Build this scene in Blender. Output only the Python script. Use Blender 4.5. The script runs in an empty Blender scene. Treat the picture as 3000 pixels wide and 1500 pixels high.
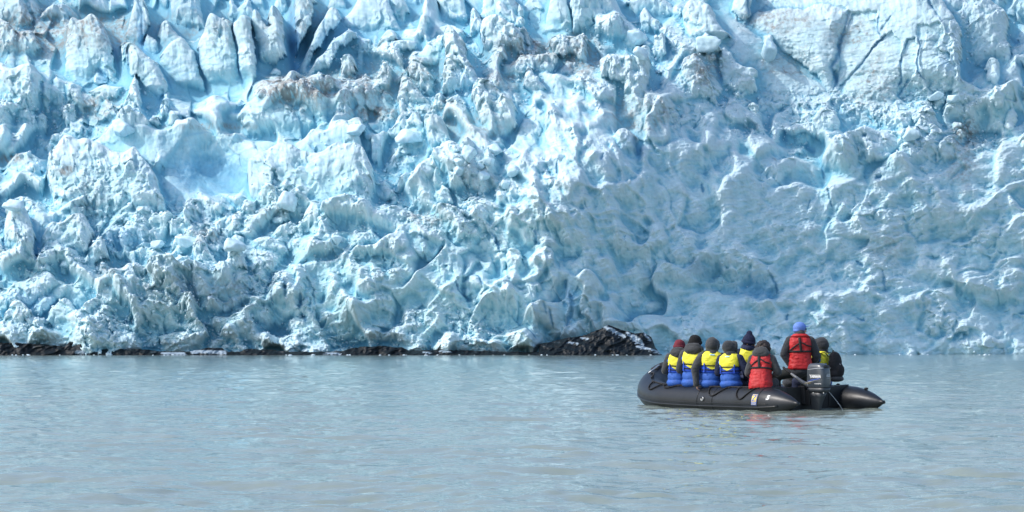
import bpy, bmesh, math, random
import numpy as np
from mathutils import Vector, Matrix

random.seed(7)
RNG = np.random.default_rng(11)
scene = bpy.context.scene
COL = scene.collection

# ------------------------------------------------------------------ camera
CAM_H = 1.08          # eye height above the lake, a photographer sitting in another boat
FOC = 7083.0          # focal length in units of a 3000 wide frame
HORIZON = 1021.0
cam_data = bpy.data.cameras.new('camera')
cam = bpy.data.objects.new('camera', cam_data)
COL.objects.link(cam)
cam.location = (0, 0, CAM_H)
cam.rotation_euler = (math.radians(90), 0, 0)
cam_data.sensor_width = 36.0
cam_data.lens = 36.0 * FOC / 3000.0
cam_data.shift_y = (HORIZON - 750.0) / 3000.0
cam_data.clip_start = 0.5
cam_data.clip_end = 5000
scene.camera = cam


def world_at(u, v, Y):
    """A point of the place seen in direction (u, v) at distance Y."""
    return np.array([(u - 1500.0) / FOC * Y, Y, CAM_H - (v - HORIZON) / FOC * Y])

# ------------------------------------------------------------------ light
SUN_EL, SUN_AZ = math.radians(44), math.radians(180 + 75)     # from the left and behind the camera
scene.view_settings.view_transform = 'Standard'
scene.view_settings.look = 'None'
scene.view_settings.exposure = 0
world = bpy.data.worlds.new('World')
scene.world = world
world.use_nodes = True
nt = world.node_tree
bg = nt.nodes['Background']
sky = nt.nodes.new('ShaderNodeTexSky')
sky.sky_type = 'NISHITA'
sky.sun_disc = False
sky.sun_elevation = SUN_EL
sky.sun_rotation = SUN_AZ
sky.air_density = 1.0
sky.dust_density = 2.5
sky.ozone_density = 2.5
nt.links.new(sky.outputs['Color'], bg.inputs['Color'])
bg.inputs['Strength'].default_value = 0.24
sd = bpy.data.lights.new('sun', 'SUN')
sd.energy = 2.45
sd.angle = math.radians(0.5)
sd.color = (1.0, 0.965, 0.92)
sun = bpy.data.objects.new('sun', sd)
COL.objects.link(sun)
sdir = Vector((math.sin(SUN_AZ) * math.cos(SUN_EL), math.cos(SUN_AZ) * math.cos(SUN_EL), math.sin(SUN_EL)))
sun.rotation_euler = (-sdir).to_track_quat('-Z', 'Y').to_euler()
sun.location = sdir * 300
scene.cycles.max_bounces = 8
scene.cycles.diffuse_bounces = 5
scene.cycles.glossy_bounces = 4
scene.cycles.caustics_reflective = False
scene.cycles.caustics_refractive = False


# ------------------------------------------------------------------ helpers
def link(o, parent=None):
    COL.objects.link(o)
    if parent is not None:
        o.parent = parent
    return o


def tag(o, label=None, cat=None, group=None, kind=None):
    if label:
        o['label'] = label
    if cat:
        o['category'] = cat
    if group:
        o['group'] = group
    if kind:
        o['kind'] = kind
    return o


def empty(name, loc=(0, 0, 0), rz=0.0, parent=None):
    o = bpy.data.objects.new(name, None)
    o.empty_display_size = 0.1
    o.location = loc
    o.rotation_euler = (0, 0, rz)
    return link(o, parent)


def mesh_from_arrays(name, V, F, mat, parent=None, smooth=True, colour=None):
    """V (n,3); F (m,k) of one face size; colour (n,3) becomes the attribute 'tint'."""
    me = bpy.data.meshes.new(name)
    n, m, k = len(V), len(F), F.shape[1]
    me.vertices.add(n)
    me.vertices.foreach_set('co', np.ascontiguousarray(V, dtype=np.float32).ravel())
    me.loops.add(m * k)
    me.loops.foreach_set('vertex_index', np.ascontiguousarray(F, dtype=np.int32).ravel())
    me.polygons.add(m)
    me.polygons.foreach_set('loop_start', np.arange(0, m * k, k, dtype=np.int32))
    if smooth:
        me.polygons.foreach_set('use_smooth', np.ones(m, dtype=bool))
    me.update(calc_edges=True)
    if colour is not None:
        a = me.attributes.new('tint', 'FLOAT_COLOR', 'POINT')
        c = np.ones((n, 4), dtype=np.float32)
        c[:, :3] = colour
        a.data.foreach_set('color', c.ravel())
    me.materials.append(mat)
    return link(bpy.data.objects.new(name, me), parent)


# ------------------------------------------------------------------ noise (numpy)
def _h(ix, iy, seed):
    n = ix.astype(np.int32).view(np.uint32) * np.uint32(374761393) + iy.astype(np.int32).view(np.uint32) * np.uint32(668265263) + np.uint32((seed * 974634777) & 0xffffffff)
    n = (n ^ (n >> np.uint32(13))) * np.uint32(1274126177)
    n = (n ^ (n >> np.uint32(16))) * np.uint32(2246822519)
    return (n ^ (n >> np.uint32(15))) & np.uint32(0xffffff)


def hash01(ix, iy, seed):
    return _h(ix, iy, seed).astype(np.float32) / np.float32(0xffffff)


def perlin(x, y, seed=0):
    x = np.asarray(x, dtype=np.float32)
    y = np.asarray(y, dtype=np.float32)
    xi, yi = np.floor(x), np.floor(y)
    fx, fy = x - xi, y - yi
    xi, yi = xi.astype(np.int32), yi.astype(np.int32)
    ux = fx * fx * fx * (fx * (fx * 6 - 15) + 10)
    uy = fy * fy * fy * (fy * (fy * 6 - 15) + 10)

    def g(ax, ay, dx, dy):
        a = hash01(ax, ay, seed) * np.float32(2 * math.pi)
        return np.cos(a) * dx + np.sin(a) * dy
    n00 = g(xi, yi, fx, fy)
    n10 = g(xi + 1, yi, fx - 1, fy)
    n01 = g(xi, yi + 1, fx, fy - 1)
    n11 = g(xi + 1, yi + 1, fx - 1, fy - 1)
    a = n00 + ux * (n10 - n00)
    b = n01 + ux * (n11 - n01)
    return (a + uy * (b - a)) * np.float32(1.5)


def fbm(x, y, octs=4, seed=0, gain=0.5, ridged=False):
    s, amp, tot = 0, 1.0, 0.0
    for i in range(octs):
        n = perlin(x * 2 ** i + 17.3 * i, y * 2 ** i - 9.1 * i, seed + i)
        if ridged:
            n = 1 - 2 * np.abs(n)
        s = s + amp * n
        tot += amp
        amp *= gain
    return s / tot


def chunks(x, y, seed=0, jitter=0.9, tilt=1.0, k=14.0, hs=1.0):
    """Broken-block relief: every cell is a tilted facet of its own height, neighbours meeting in a short steep face.
    Returns height (about 0..1) and distance to the nearest crack."""
    xi, yi = np.floor(x), np.floor(y)
    d1 = np.full(x.shape, 9.0, np.float32)
    d2 = np.full(x.shape, 9.0, np.float32)
    num = np.zeros(x.shape, np.float32)
    den = np.full(x.shape, 1e-12, np.float32)
    for dx in (-1, 0, 1):
        for dy in (-1, 0, 1):
            cx, cy = (xi + dx).astype(np.int32), (yi + dy).astype(np.int32)
            ex = (x - cx - 0.5 - jitter * (hash01(cx, cy, seed) - 0.5)).astype(np.float32)
            ey = (y - cy - 0.5 - jitter * (hash01(cx, cy, seed + 1) - 0.5)).astype(np.float32)
            q = ex * ex + ey * ey
            h = hs * (hash01(cx, cy, seed + 2) - .5) + .5 + tilt * ((hash01(cx, cy, seed + 3) - 0.5) * 2 * ex + (hash01(cx, cy, seed + 4) - 0.5) * 2 * ey)
            w = np.exp(-k * q)
            num += w * h
            den += w
            d = np.sqrt(q)
            near = d < d1
            d2 = np.where(near, d1, np.minimum(d2, d))
            d1 = np.where(near, d, d1)
    return num / den, d2 - d1


def sstep(a, b, x):
    t = np.clip((x - a) / (b - a), 0, 1)
    return t * t * (3 - 2 * t)


def blur(A, r):
    """Three box passes, radius r samples, both axes."""
    r = int(max(1, r))
    for _ in range(2):
        for ax in (0, 1):
            P = np.pad(A, [(r + 1, r) if i == ax else (0, 0) for i in (0, 1)], mode='edge')
            c = np.cumsum(P, axis=ax, dtype=np.float64)
            if ax == 0:
                A = (c[2 * r + 1:] - c[:-(2 * r + 1)]) / (2 * r + 1)
            else:
                A = (c[:, 2 * r + 1:] - c[:, :-(2 * r + 1)]) / (2 * r + 1)
            A = A.astype(np.float32)
    return A


def poly_sdf(px, py, poly):
    """Signed distance to a polygon, negative inside."""
    P = np.asarray(poly, dtype=np.float32)
    d = np.full(px.shape, 1e9, np.float32)
    inside = np.zeros(px.shape, bool)
    n = len(P)
    for i in range(n):
        a, b = P[i], P[(i + 1) % n]
        e = b - a
        wx, wy = px - a[0], py - a[1]
        t = np.clip((wx * e[0] + wy * e[1]) / max(float(e @ e), 1e-6), 0, 1)
        d = np.minimum(d, (wx - e[0] * t) ** 2 + (wy - e[1] * t) ** 2)
        cond = (a[1] > py) != (b[1] > py)
        if abs(e[1]) > 1e-9:
            inside ^= cond & (px < e[0] * (py - a[1]) / e[1] + a[0])
    d = np.sqrt(d)
    return np.where(inside, -d, d)


def line_dist(px, py, line):
    """Distance to a polyline, signed side (positive = above/left of travel), position along it 0..1."""
    P = np.asarray(line, dtype=np.float32)
    d = np.full(px.shape, 1e9, np.float32)
    s = np.zeros(px.shape, np.float32)
    along = np.zeros(px.shape, np.float32)
    n = len(P) - 1
    for i in range(n):
        a, b = P[i], P[i + 1]
        e = b - a
        wx, wy = px - a[0], py - a[1]
        t = np.clip((wx * e[0] + wy * e[1]) / max(float(e @ e), 1e-6), 0, 1)
        q = np.sqrt((wx - e[0] * t) ** 2 + (wy - e[1] * t) ** 2)
        side = np.sign(e[1] * wx - e[0] * wy)
        m = q < d
        d = np.where(m, q, d)
        s = np.where(m, side, s)
        along = np.where(m, (i + t) / n, along)
    return d, s, along


# ------------------------------------------------------------------ materials
def mat_new(name):
    m = bpy.data.materials.new(name)
    m.use_nodes = True
    return m, m.node_tree, m.node_tree.nodes['Principled BSDF']


def N(nt, typ, **kw):
    n = nt.nodes.new(typ)
    for k, v in kw.items():
        setattr(n, k, v)
    return n


def simple_mat(name, rgb, rough=0.6, vary=0.12, scale=6.0, bump=0.0, bscale=60.0, metal=0.0, spec=0.5, sheen=0.0):
    """A procedural surface: base colour broken up by noise, a little bump."""
    m, nt, b = mat_new(name)
    tc = N(nt, 'ShaderNodeTexCoord')
    no = N(nt, 'ShaderNodeTexNoise')
    no.inputs['Scale'].default_value = scale
    no.inputs['Detail'].default_value = 5
    nt.links.new(tc.outputs['Object'], no.inputs['Vector'])
    cr = N(nt, 'ShaderNodeValToRGB')
    lo = [max(0, c * (1 - vary)) for c in rgb]
    hi = [min(1, c * (1 + vary)) for c in rgb]
    cr.color_ramp.elements[0].position = 0.3
    cr.color_ramp.elements[1].position = 0.7
    cr.color_ramp.elements[0].color = (*lo, 1)
    cr.color_ramp.elements[1].color = (*hi, 1)
    nt.links.new(no.outputs['Fac'], cr.inputs['Fac'])
    nt.links.new(cr.outputs['Color'], b.inputs['Base Color'])
    b.inputs['Roughness'].default_value = rough
    b.inputs['Metallic'].default_value = metal
    b.inputs['Specular IOR Level'].default_value = spec
    b.inputs['Sheen Weight'].default_value = sheen
    if bump > 0:
        n2 = N(nt, 'ShaderNodeTexNoise')
        n2.inputs['Scale'].default_value = bscale
        n2.inputs['Detail'].default_value = 4
        nt.links.new(tc.outputs['Object'], n2.inputs['Vector'])
        bp = N(nt, 'ShaderNodeBump')
        bp.inputs['Strength'].default_value = bump
        bp.inputs['Distance'].default_value = 0.01
        nt.links.new(n2.outputs['Fac'], bp.inputs['Height'])
        nt.links.new(bp.outputs['Normal'], b.inputs['Normal'])
    return m


def tint_mat(name, rough=0.6, nscale=0.35, nvary=0.12, bump=0.5, bdist=0.15, bscale=1.2, spec=0.3):
    """Colour from the mesh attribute 'tint', broken up by fine noise, with grainy bump."""
    m, nt, b = mat_new(name)
    at = N(nt, 'ShaderNodeAttribute', attribute_name='tint')
    tc = N(nt, 'ShaderNodeTexCoord')
    no = N(nt, 'ShaderNodeTexNoise')
    no.inputs['Scale'].default_value = nscale
    no.inputs['Detail'].default_value = 8
    no.inputs['Roughness'].default_value = 0.65
    nt.links.new(tc.outputs['Object'], no.inputs['Vector'])
    mr = N(nt, 'ShaderNodeMapRange')
    mr.inputs['From Min'].default_value = 0.3
    mr.inputs['From Max'].default_value = 0.7
    mr.inputs['To Min'].default_value = 1 - nvary
    mr.inputs['To Max'].default_value = 1 + nvary
    nt.links.new(no.outputs['Fac'], mr.inputs['Value'])
    mx = N(nt, 'ShaderNodeVectorMath', operation='SCALE')
    nt.links.new(at.outputs['Color'], mx.inputs[0])
    nt.links.new(mr.outputs['Result'], mx.inputs['Scale'])
    nt.links.new(mx.outputs['Vector'], b.inputs['Base Color'])
    n2 = N(nt, 'ShaderNodeTexNoise')
    n2.inputs['Scale'].default_value = bscale
    n2.inputs['Detail'].default_value = 8
    n2.inputs['Roughness'].default_value = 0.6
    nt.links.new(tc.outputs['Object'], n2.inputs['Vector'])
    bp = N(nt, 'ShaderNodeBump')
    bp.inputs['Strength'].default_value = bump
    bp.inputs['Distance'].default_value = bdist
    nt.links.new(n2.outputs['Fac'], bp.inputs['Height'])
    nt.links.new(bp.outputs['Normal'], b.inputs['Normal'])
    b.inputs['Roughness'].default_value = rough
    b.inputs['Specular IOR Level'].default_value = spec
    return m

# ================================================================== GLACIER
# The ice front is one relief: a broad shape (how far back the ice stands), sculpted plates, lips,
# ridges, boulders and cracks, and broken-block relief over all of it.  Units of the relief: 0.0565 m.
PXM = 0.0565
GU = np.unique(np.concatenate([np.linspace(-700, -60, 90), np.linspace(-60, 3060, 1680), np.linspace(3060, 3700, 90)])).astype(np.float32)
GV = np.unique(np.concatenate([np.linspace(-420, -40, 90), np.linspace(-40, 1056, 640)])).astype(np.float32)
U, Vv = np.meshgrid(GU, GV)
ST = 3120 / 1680.0                                                   # px per sample

ROWS = [  # v, [(u, metres back from the shore)]
    (1060, [(-700, 0), (0, 0), (1560, 0), (1750, 5), (1900, 13), (2050, 17), (2350, 29), (2700, 42), (3000, 52), (3700, 72)]),
    (950, [(-700, 2), (0, 1), (800, 1), (1560, 1), (1720, 8), (1880, 16), (2050, 21), (2350, 33), (2700, 46), (3000, 55), (3700, 74)]),
    (850, [(-700, 8), (0, 5), (400, 4), (800, 3.5), (1200, 3), (1560, 2.5), (1720, 10), (1880, 19), (2050, 25), (2350, 37), (2700, 49), (3000, 58), (3700, 76)]),
    (650, [(-700, 24), (0, 18), (400, 14), (800, 12), (1200, 8), (1600, 6), (1760, 12), (1940, 24), (2080, 30), (2350, 42), (2700, 53), (3000, 61), (3700, 80)]),
    (480, [(-700, 40), (0, 33), (400, 27), (630, 31), (800, 22), (1200, 18), (1650, 13), (1820, 19), (2000, 31), (2150, 37), (2350, 48), (2700, 55), (3000, 66), (3700, 84)]),
    (380, [(-700, 50), (0, 42), (400, 36), (700, 33), (1000, 32), (1300, 25), (1750, 25), (1900, 30), (2080, 40), (2300, 57), (2650, 58), (2900, 70), (3700, 88)]),
    (260, [(-700, 48), (0, 45), (300, 48), (600, 48), (850, 34), (1100, 36), (1340, 34), (1700, 35), (2000, 40), (2200, 62), (2500, 66), (2800, 72), (3000, 78), (3700, 94)]),
    (120, [(-700, 66), (0, 62), (300, 64), (600, 70), (850, 76), (1000, 62), (1200, 52), (1400, 54), (1800, 53), (2050, 55), (2300, 73), (2600, 75), (3000, 90), (3700, 104)]),
    (0, [(-700, 80), (0, 75), (300, 80), (600, 84), (850, 87), (1100, 75), (1500, 70), (1800, 70), (2100, 78), (2400, 83), (3000, 96), (3700, 98)]),
    (-420, [(-700, 112), (0, 108), (1000, 112), (2000, 110), (3000, 128), (3700, 130)]),
]
vs = np.array([r[0] for r in ROWS][::-1], np.float32)
tab = np.array([np.interp(GU, [p[0] for p in r[1]], [p[1] for p in r[1]]) for r in ROWS][::-1], np.float32)
idx = np.clip(np.searchsorted(vs, GV) - 1, 0, len(vs) - 2)
tt = ((GV - vs[idx]) / (vs[idx + 1] - vs[idx]))[:, None]
BASE = tab[idx] * (1 - tt) + tab[idx + 1] * tt
BASE = blur(BASE, 22)
D = (-BASE / PXM).astype(np.float32)                                   # towards the viewer is positive

# irregular edges: all sculpted outlines are read through warped coordinates
WU = U + 9 * perlin(U / 55, Vv / 55, 1) + 3.5 * perlin(U / 17, Vv / 17, 2) + 1.8 * perlin(U / 7, Vv / 7, 5)
WV = Vv + 9 * perlin(U / 55, Vv / 55, 3) + 3.5 * perlin(U / 17, Vv / 17, 4) + 1.8 * perlin(U / 7, Vv / 7, 6)


def box(u0, v0, u1, v1):
    a, b = np.searchsorted(GU, [u0, u1])
    c, d = np.searchsorted(GV, [v0, v1])
    return slice(max(c, 0), min(d + 1, len(GV))), slice(max(a, 0), min(b + 1, len(GU)))


def region(blobs, U=U, Vv=Vv):
    """Soft mask: sum of ellipses (u, v, ru, rv, weight)."""
    M = np.zeros(U.shape, np.float32)
    for (u, v, ru, rv, w) in blobs:
        q = ((U - u) / ru) ** 2 + ((Vv - v) / rv) ** 2
        M = np.maximum(M, w * np.exp(-q * q * 0.7))
    return np.clip(M, 0, 1)


# --- where the ice is what kind
M_SERAC = region([(450, 160, 420, 150, 1), (800, 60, 300, 130, 1), (1000, 60, 200, 100, .7)])
M_RUB = region([(150, 330, 330, 80, .9), (400, 800, 520, 170, 1), (650, 640, 300, 90, .9), (1250, 230, 420, 110, 1), (1700, 150, 420, 90, 1),
                (1900, 220, 300, 80, .9), (1330, 500, 260, 90, .8), (1250, 620, 240, 90, .7), (2250, 320, 300, 80, .8), (2750, 330, 260, 100, .9),
                (120, 620, 240, 120, .8), (450, 975, 600, 80, 1), (1250, 990, 300, 45, .8), (1000, 1000, 200, 40, .7), (1000, 230, 200, 90, 1), (2080, 280, 200, 90, .8), (1050, 720, 160, 100, .5),
                (2550, 400, 150, 60, .7), (1250, 940, 150, 50, .8), (2700, 470, 90, 60, .5), (100, 60, 200, 90, .5), (2900, 150, 160, 160, .4)])
M_WALL = region([(2450, 170, 330, 190, 1), (2250, 90, 220, 130, 1), (2620, 230, 160, 130, 1), (2880, 130, 180, 160, .4)])
M_SMOOTH = region([(630, 500, 170, 80, 1), (500, 430, 230, 45, .8), (780, 440, 120, 60, .6), (150, 860, 160, 60, .5), (2300, 600, 160, 60, .8)])
M_STREAK = region([(1750, 620, 330, 330, 1), (2450, 780, 600, 270, 1), (2000, 450, 300, 170, .8), (2900, 700, 300, 330, .9), (1350, 800, 380, 180, .8), (1000, 850, 300, 150, .45)])
CALM = np.clip(1 - 0.95 * M_WALL - 0.85 * M_SMOOTH, 0.05, 1)

# --- large random blocks under the sculpting
c1, e1 = chunks(U / 120 + 0.5 * perlin(U / 90, Vv / 90, 21), Vv / 95 + 0.5 * perlin(U / 90, Vv / 90, 22), 31, k=15.0)
cs, es = chunks(U / 52 + 0.35 * perlin(U / 60, Vv / 80, 23), Vv / 120 + 0.4 * perlin(U / 60, Vv / 80, 24), 33, k=30.0)
D += 62 * (cs - 0.5) * M_SERAC
D += 80 * (c1 - 0.5) * CALM * (1 - 0.8 * M_STREAK) * (1 - 0.6 * M_SERAC)
c0, e0 = chunks(U / 250 + 0.5 * perlin(U / 160, Vv / 160, 25), Vv / 170 + 0.5 * perlin(U / 160, Vv / 160, 26), 35, k=13.0)
D += 95 * (c0 - 0.5) * CALM * (1 - 0.72 * M_STREAK) * (1 - 0.5 * M_SERAC) * sstep(1045, 950, Vv)
D += 40 * fbm(U / 260, Vv / 200, 3, 41) * CALM
PATCH = np.clip(.48 + 1.5 * fbm(U / 190, Vv / 130, 2, 45), .12, 1)


def plate(poly, A=0.0, tu=0.15, tv=0.25, soft=3.0, flute=0.0, step=0.0):
    """A standing block: plate seated on the ice at the foot of its outline and rising steeper than the slope."""
    P = np.array(poly, np.float32)
    cu, vb = P[:, 0].mean(), P[:, 1].max()
    s = box(P[:, 0].min() - 30, P[:, 1].min() - 30, P[:, 0].max() + 30, P[:, 1].max() + 30)
    if D[s].size == 0:
        return
    tv = 0.22 + 0.75 * tv
    sd = poly_sdf(WU[s], WV[s], P)
    m = 1 - sstep(-soft, soft * 0.4, sd)
    fb = box(cu - 12, vb - 12, cu + 12, vb + 6)
    z0 = float(np.median(DB[fb]))
    face = z0 + A + tu * (U[s] - cu) - tv * (vb - Vv[s])
    inr = max(7.0, 0.75 * float(-sd.min()))                          # rounded shoulders
    q = 1 - np.clip(-sd / inr, 0, 1)
    face = face - (6 + 0.55 * inr) * q ** 2.2 + 0.12 * inr
    if flute:
        face = face + 0.55 * flute * fbm(U[s] / 22, Vv[s] / 110, 3, int(cu) + 7)
    face = face + 3.0 * fbm(U[s] / 30, Vv[s] / 12, 3, int(cu) + 9)
    foot = sstep(0, 1, (vb - Vv[s]) / max(14.0, 0.3 * (vb - P[:, 1].min())))
    m = m * (0.1 + 0.9 * foot)
    D[s] = D[s] * (1 - m) + np.maximum(face, D[s] - 12) * m


def lip(line, A=25, up=60, down=14, warp=True):
    P = np.array(line, np.float32)
    R = 3 * max(up, down)
    s = box(P[:, 0].min() - R, P[:, 1].min() - R, P[:, 0].max() + R, P[:, 1].max() + R)
    if D[s].size == 0:
        return
    d, side, al = line_dist(WU[s], WV[s], P)
    end = sstep(0, 0.3, np.minimum(al, 1 - al))
    k = np.where(side > 0, np.exp(-d / up), np.exp(-(d / (1.5 * down)) ** 1.2))
    D[s] += 0.85 * A * k * end * (0.75 if P[:, 0].mean() > 1950 and P[:, 1].mean() > 520 else 1.5 if 1150 < P[:, 0].mean() < 2050 and P[:, 1].mean() > 200 else 1.1)


def groove(line, A=14, w=4.0):
    P = np.array(line, np.float32)
    s = box(P[:, 0].min() - 40, P[:, 1].min() - 40, P[:, 0].max() + 40, P[:, 1].max() + 40)
    if D[s].size == 0:
        return
    d, side, al = line_dist(0.6 * WU[s] + 0.4 * U[s], 0.6 * WV[s] + 0.4 * Vv[s], P)
    taper = np.clip(np.minimum(al, 1 - al) * 5, 0.25, 1)
    k = np.exp(-(d / (w * taper)) ** 2)
    D[s] -= 0.5 * A * k * taper
    CRACK[s] = np.maximum(CRACK[s], k * taper * min(1, A / 14.0))


def boulder(u, v, ru, rv, A=None, rot=0.0, seed=0):
    A = A if A is not None else 0.8 * min(ru, rv)
    R = 1.5 * max(ru, rv)
    s = box(u - R, v - R, u + R, v + R)
    if D[s].size == 0:
        return
    x, y = WU[s] - u, WV[s] - v
    c, q = math.cos(rot), math.sin(rot)
    a, b = (x * c + y * q) / ru, (-x * q + y * c) / rv
    rs = np.random.default_rng(int(u * 7 + v * 3) + seed)
    k = np.zeros(a.shape, np.float32)
    for i in range(9):                                               # rounded convex block, facets from random directions
        th = i * 2 * math.pi / 9 + rs.uniform(-.3, .3)
        k += np.maximum(0, (a * math.cos(th) + b * math.sin(th)) / rs.uniform(.78, 1.0)) ** 8
    k = k ** (1 / 8.0)
    fb = box(u - 8, v + rv * .5 - 6, u + 8, v + rv * .5 + 6)
    z0 = float(np.median(DB[fb]))
    dome = z0 + A * np.sqrt(np.clip(1 - k * k, 0, 1)) + 0.25 * (U[s] - u) * rs.uniform(-.6, 1.2) + 0.5 * (Vv[s] - v)
    m = 1 - sstep(0.9, 1.03, k)
    D[s] = D[s] * (1 - m) + np.maximum(dome, D[s]) * m


def pit(u, v, ru, rv, A=30, rot=0.0):
    R = 2.2 * max(ru, rv)
    s = box(u - R, v - R, u + R, v + R)
    x, y = WU[s] - u, WV[s] - v
    c, q = math.cos(rot), math.sin(rot)
    k = np.exp(-(((x * c + y * q) / ru) ** 2 + ((-x * q + y * c) / rv) ** 2) ** 1.5)
    D[s] -= A * k
    CRACK[s] = np.maximum(CRACK[s], 0.5 * k)


CRACK = np.zeros(U.shape, np.float32)


def z3(pts, f=2.147, ou=0, ov=0):
    return [(x / f + ou, y / f + ov) for x, y in pts]


A_ = lambda pts: z3(pts)                      # upper left sixth of the front
B_ = lambda pts: z3(pts, ov=550)              # lower left
C_ = lambda pts: z3(pts, ou=1000)             # upper middle
E_ = lambda pts: z3(pts, ou=1000, ov=500)     # lower middle
F_ = lambda pts: z3(pts, ou=2000)             # upper right
G_ = lambda pts: z3(pts, ou=2000, ov=500)     # lower right

# --- broad sculpting first: lips, ridges, hollows
pit(629, 505, 110, 62, 52)
lip(A_([(120, 1010), (280, 950), (450, 880), (650, 835), (850, 820), (1000, 850), (1180, 840), (1350, 850), (1500, 850), (1680, 890)]), 42, 50, 16)
lip(A_([(1830, 900), (1900, 850), (2000, 810), (2147, 780), (2250, 800)]), 30, 50, 16)
lip(A_([(850, 720), (930, 650), (1000, 590), (1150, 575), (1250, 600), (1500, 560), (1700, 520)]), 30, 40, 14)
lip(A_([(1300, 720), (1450, 670), (1600, 640), (1500, 690)]), 20, 20, 10)
lip(A_([(0, 1010), (150, 980), (290, 960)]), 26, 40, 14)
lip(C_([(900, 440), (980, 520), (1060, 600), (1200, 650), (1330, 700), (1420, 800)]), 26, 22, 40)
lip(C_([(1580, 520), (1680, 560), (1790, 620), (1900, 740), (2000, 830)]), 26, 16, 40)
lip(C_([(650, 560), (760, 680), (850, 860), (1000, 960)]), 22, 18, 40)
lip(C_([(1230, 560), (1330, 690), (1500, 860), (1640, 1000), (1760, 1150), (1830, 1288)]), 30, 26, 60)
lip(C_([(1400, 430), (1560, 560), (1680, 760), (1760, 980), (1900, 1180)]), 34, 26, 60)
lip(C_([(1750, 520), (1850, 560), (1960, 640), (2100, 830)]), 26, 20, 40)
for k, ln in enumerate([[(1280, 60), (1400, 200), (1500, 420), (1560, 620), (1600, 830), (1680, 960)], [(1430, 30), (1560, 200), (1640, 420), (1720, 620), (1760, 830)],
                        [(1600, 60), (1700, 260), (1760, 420), (1840, 640)], [(1700, 0), (1850, 180), (1900, 380), (2020, 560)], [(1120, 180), (1250, 260), (1390, 360), (1480, 520)],
                        [(1060, 130), (1180, 160), (1300, 240), (1420, 330)]]):
    lip(E_(ln), 16 + 4 * (k % 3), 22, 34)
lip(E_([(600, 1030), (720, 980), (850, 860), (920, 780), (1010, 760), (1100, 700)]), 22, 26, 26)
lip(E_([(860, 1040), (900, 950), (980, 880), (1080, 840)]), 14, 20, 16)
lip(E_([(0, 870), (80, 780), (160, 720), (280, 650), (400, 630), (470, 690), (520, 800)]), 34, 36, 18)
lip(E_([(0, 470), (100, 470), (200, 500), (290, 560)]), 26, 36, 14)
lip(E_([(0, 640), (90, 600), (160, 610)]), 22, 26, 14)
lip(E_([(280, 470), (420, 400), (560, 410), (650, 440)]), 18, 26, 16)
lip(E_([(920, 330), (1060, 310), (1180, 350), (1230, 420)]), 20, 26, 14)
lip(E_([(0, 1120), (100, 1050), (260, 1010), (420, 1040), (560, 1080)]), 30, 60, 12)
lip(E_([(720, 1120), (900, 1060), (1100, 1040), (1260, 1070)]), 26, 30, 12)
for ln, a, up, dn in [([(380, 200), (520, 100), (700, 85), (900, 120), (1100, 100), (1300, 180), (1420, 200)], 34, 40, 26),
                      ([(550, 440), (800, 370), (1080, 320), (1200, 380)], 24, 24, 20),
                      ([(560, 560), (700, 490), (900, 440), (1150, 420), (1400, 330), (1600, 225), (1740, 230), (1830, 330)], 40, 50, 26),
                      ([(680, 650), (900, 630), (1100, 590), (1250, 500)], 26, 24, 20),
                      ([(640, 840), (800, 790), (950, 800), (1150, 800), (1300, 760), (1500, 620), (1620, 540)], 36, 40, 26),
                      ([(1100, 930), (1300, 900), (1420, 830), (1600, 760), (1760, 700), (1930, 640)], 28, 26, 22),
                      ([(1460, 1080), (1560, 980), (1600, 880), (1620, 700), (1700, 640)], 26, 26, 40),
                      ([(1640, 330), (1760, 220), (1900, 280), (2000, 420), (2060, 560)], 30, 26, 40),
                      ([(1900, 500), (2000, 420), (2147, 380)], 24, 30, 20),
                      ([(0, 560), (120, 520), (260, 540), (420, 600), (560, 620), (640, 700)], 26, 30, 24),
                      ([(0, 850), (200, 830), (400, 810), (560, 850), (700, 960), (900, 1000)], 28, 40, 24),
                      ([(700, 960), (900, 930), (1050, 980), (1200, 1040)], 18, 26, 18),
                      ([(1180, 1130), (1330, 1040), (1480, 1020)], 24, 26, 20),
                      ([(1700, 900), (1850, 820), (2000, 800), (2147, 830)], 24, 40, 20),
                      ([(1000, 260), (1150, 240), (1300, 300), (1400, 340)], 18, 26, 16)]:
    lip(G_(ln), a, up, dn)
pit(2215, 845, 70, 34, 46, 0.2)
pit(2060, 790, 60, 30, 24)
lip(F_([(1180, 830), (1300, 770), (1450, 700), (1600, 650), (1750, 690), (1830, 800)]), 26, 30, 24)
lip(F_([(560, 820), (700, 800), (830, 700), (900, 690), (1000, 760)]), 20, 20, 20)
lip(F_([(850, 990), (1000, 970), (1200, 940), (1340, 1000), (1400, 1100)]), 18, 26, 20)
lip(F_([(1900, 760), (1990, 650), (2080, 620), (2147, 640)]), 30, 30, 30)
lip(B_([(60, 900), (160, 760), (370, 600), (640, 560)]), 26, 24, 14)
lip(B_([(900, 540), (830, 680), (890, 790), (830, 940)]), 34, 30, 30)
lip(B_([(1000, 740), (960, 640), (1060, 560), (1260, 500), (1330, 560)]), 24, 30, 18)
lip(B_([(1000, 900), (1100, 850), (1300, 830), (1450, 860), (1600, 760), (1700, 700)]), 30, 40, 16)
lip(B_([(380, 960), (500, 900), (650, 880), (850, 930), (1000, 880)]), 26, 40, 14)
lip(B_([(0, 950), (200, 930), (400, 960)]), 22, 40, 10)
pit(792, 965, 62, 30, 60)
pit(1100, 1010, 90, 22, 60)
pit(690, 870, 80, 44, 24)
pit(560, 855, 40, 34, 22)
pit(860, 340, 30, 16, 20)
pit(545, 352, 40, 10, 40)

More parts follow.
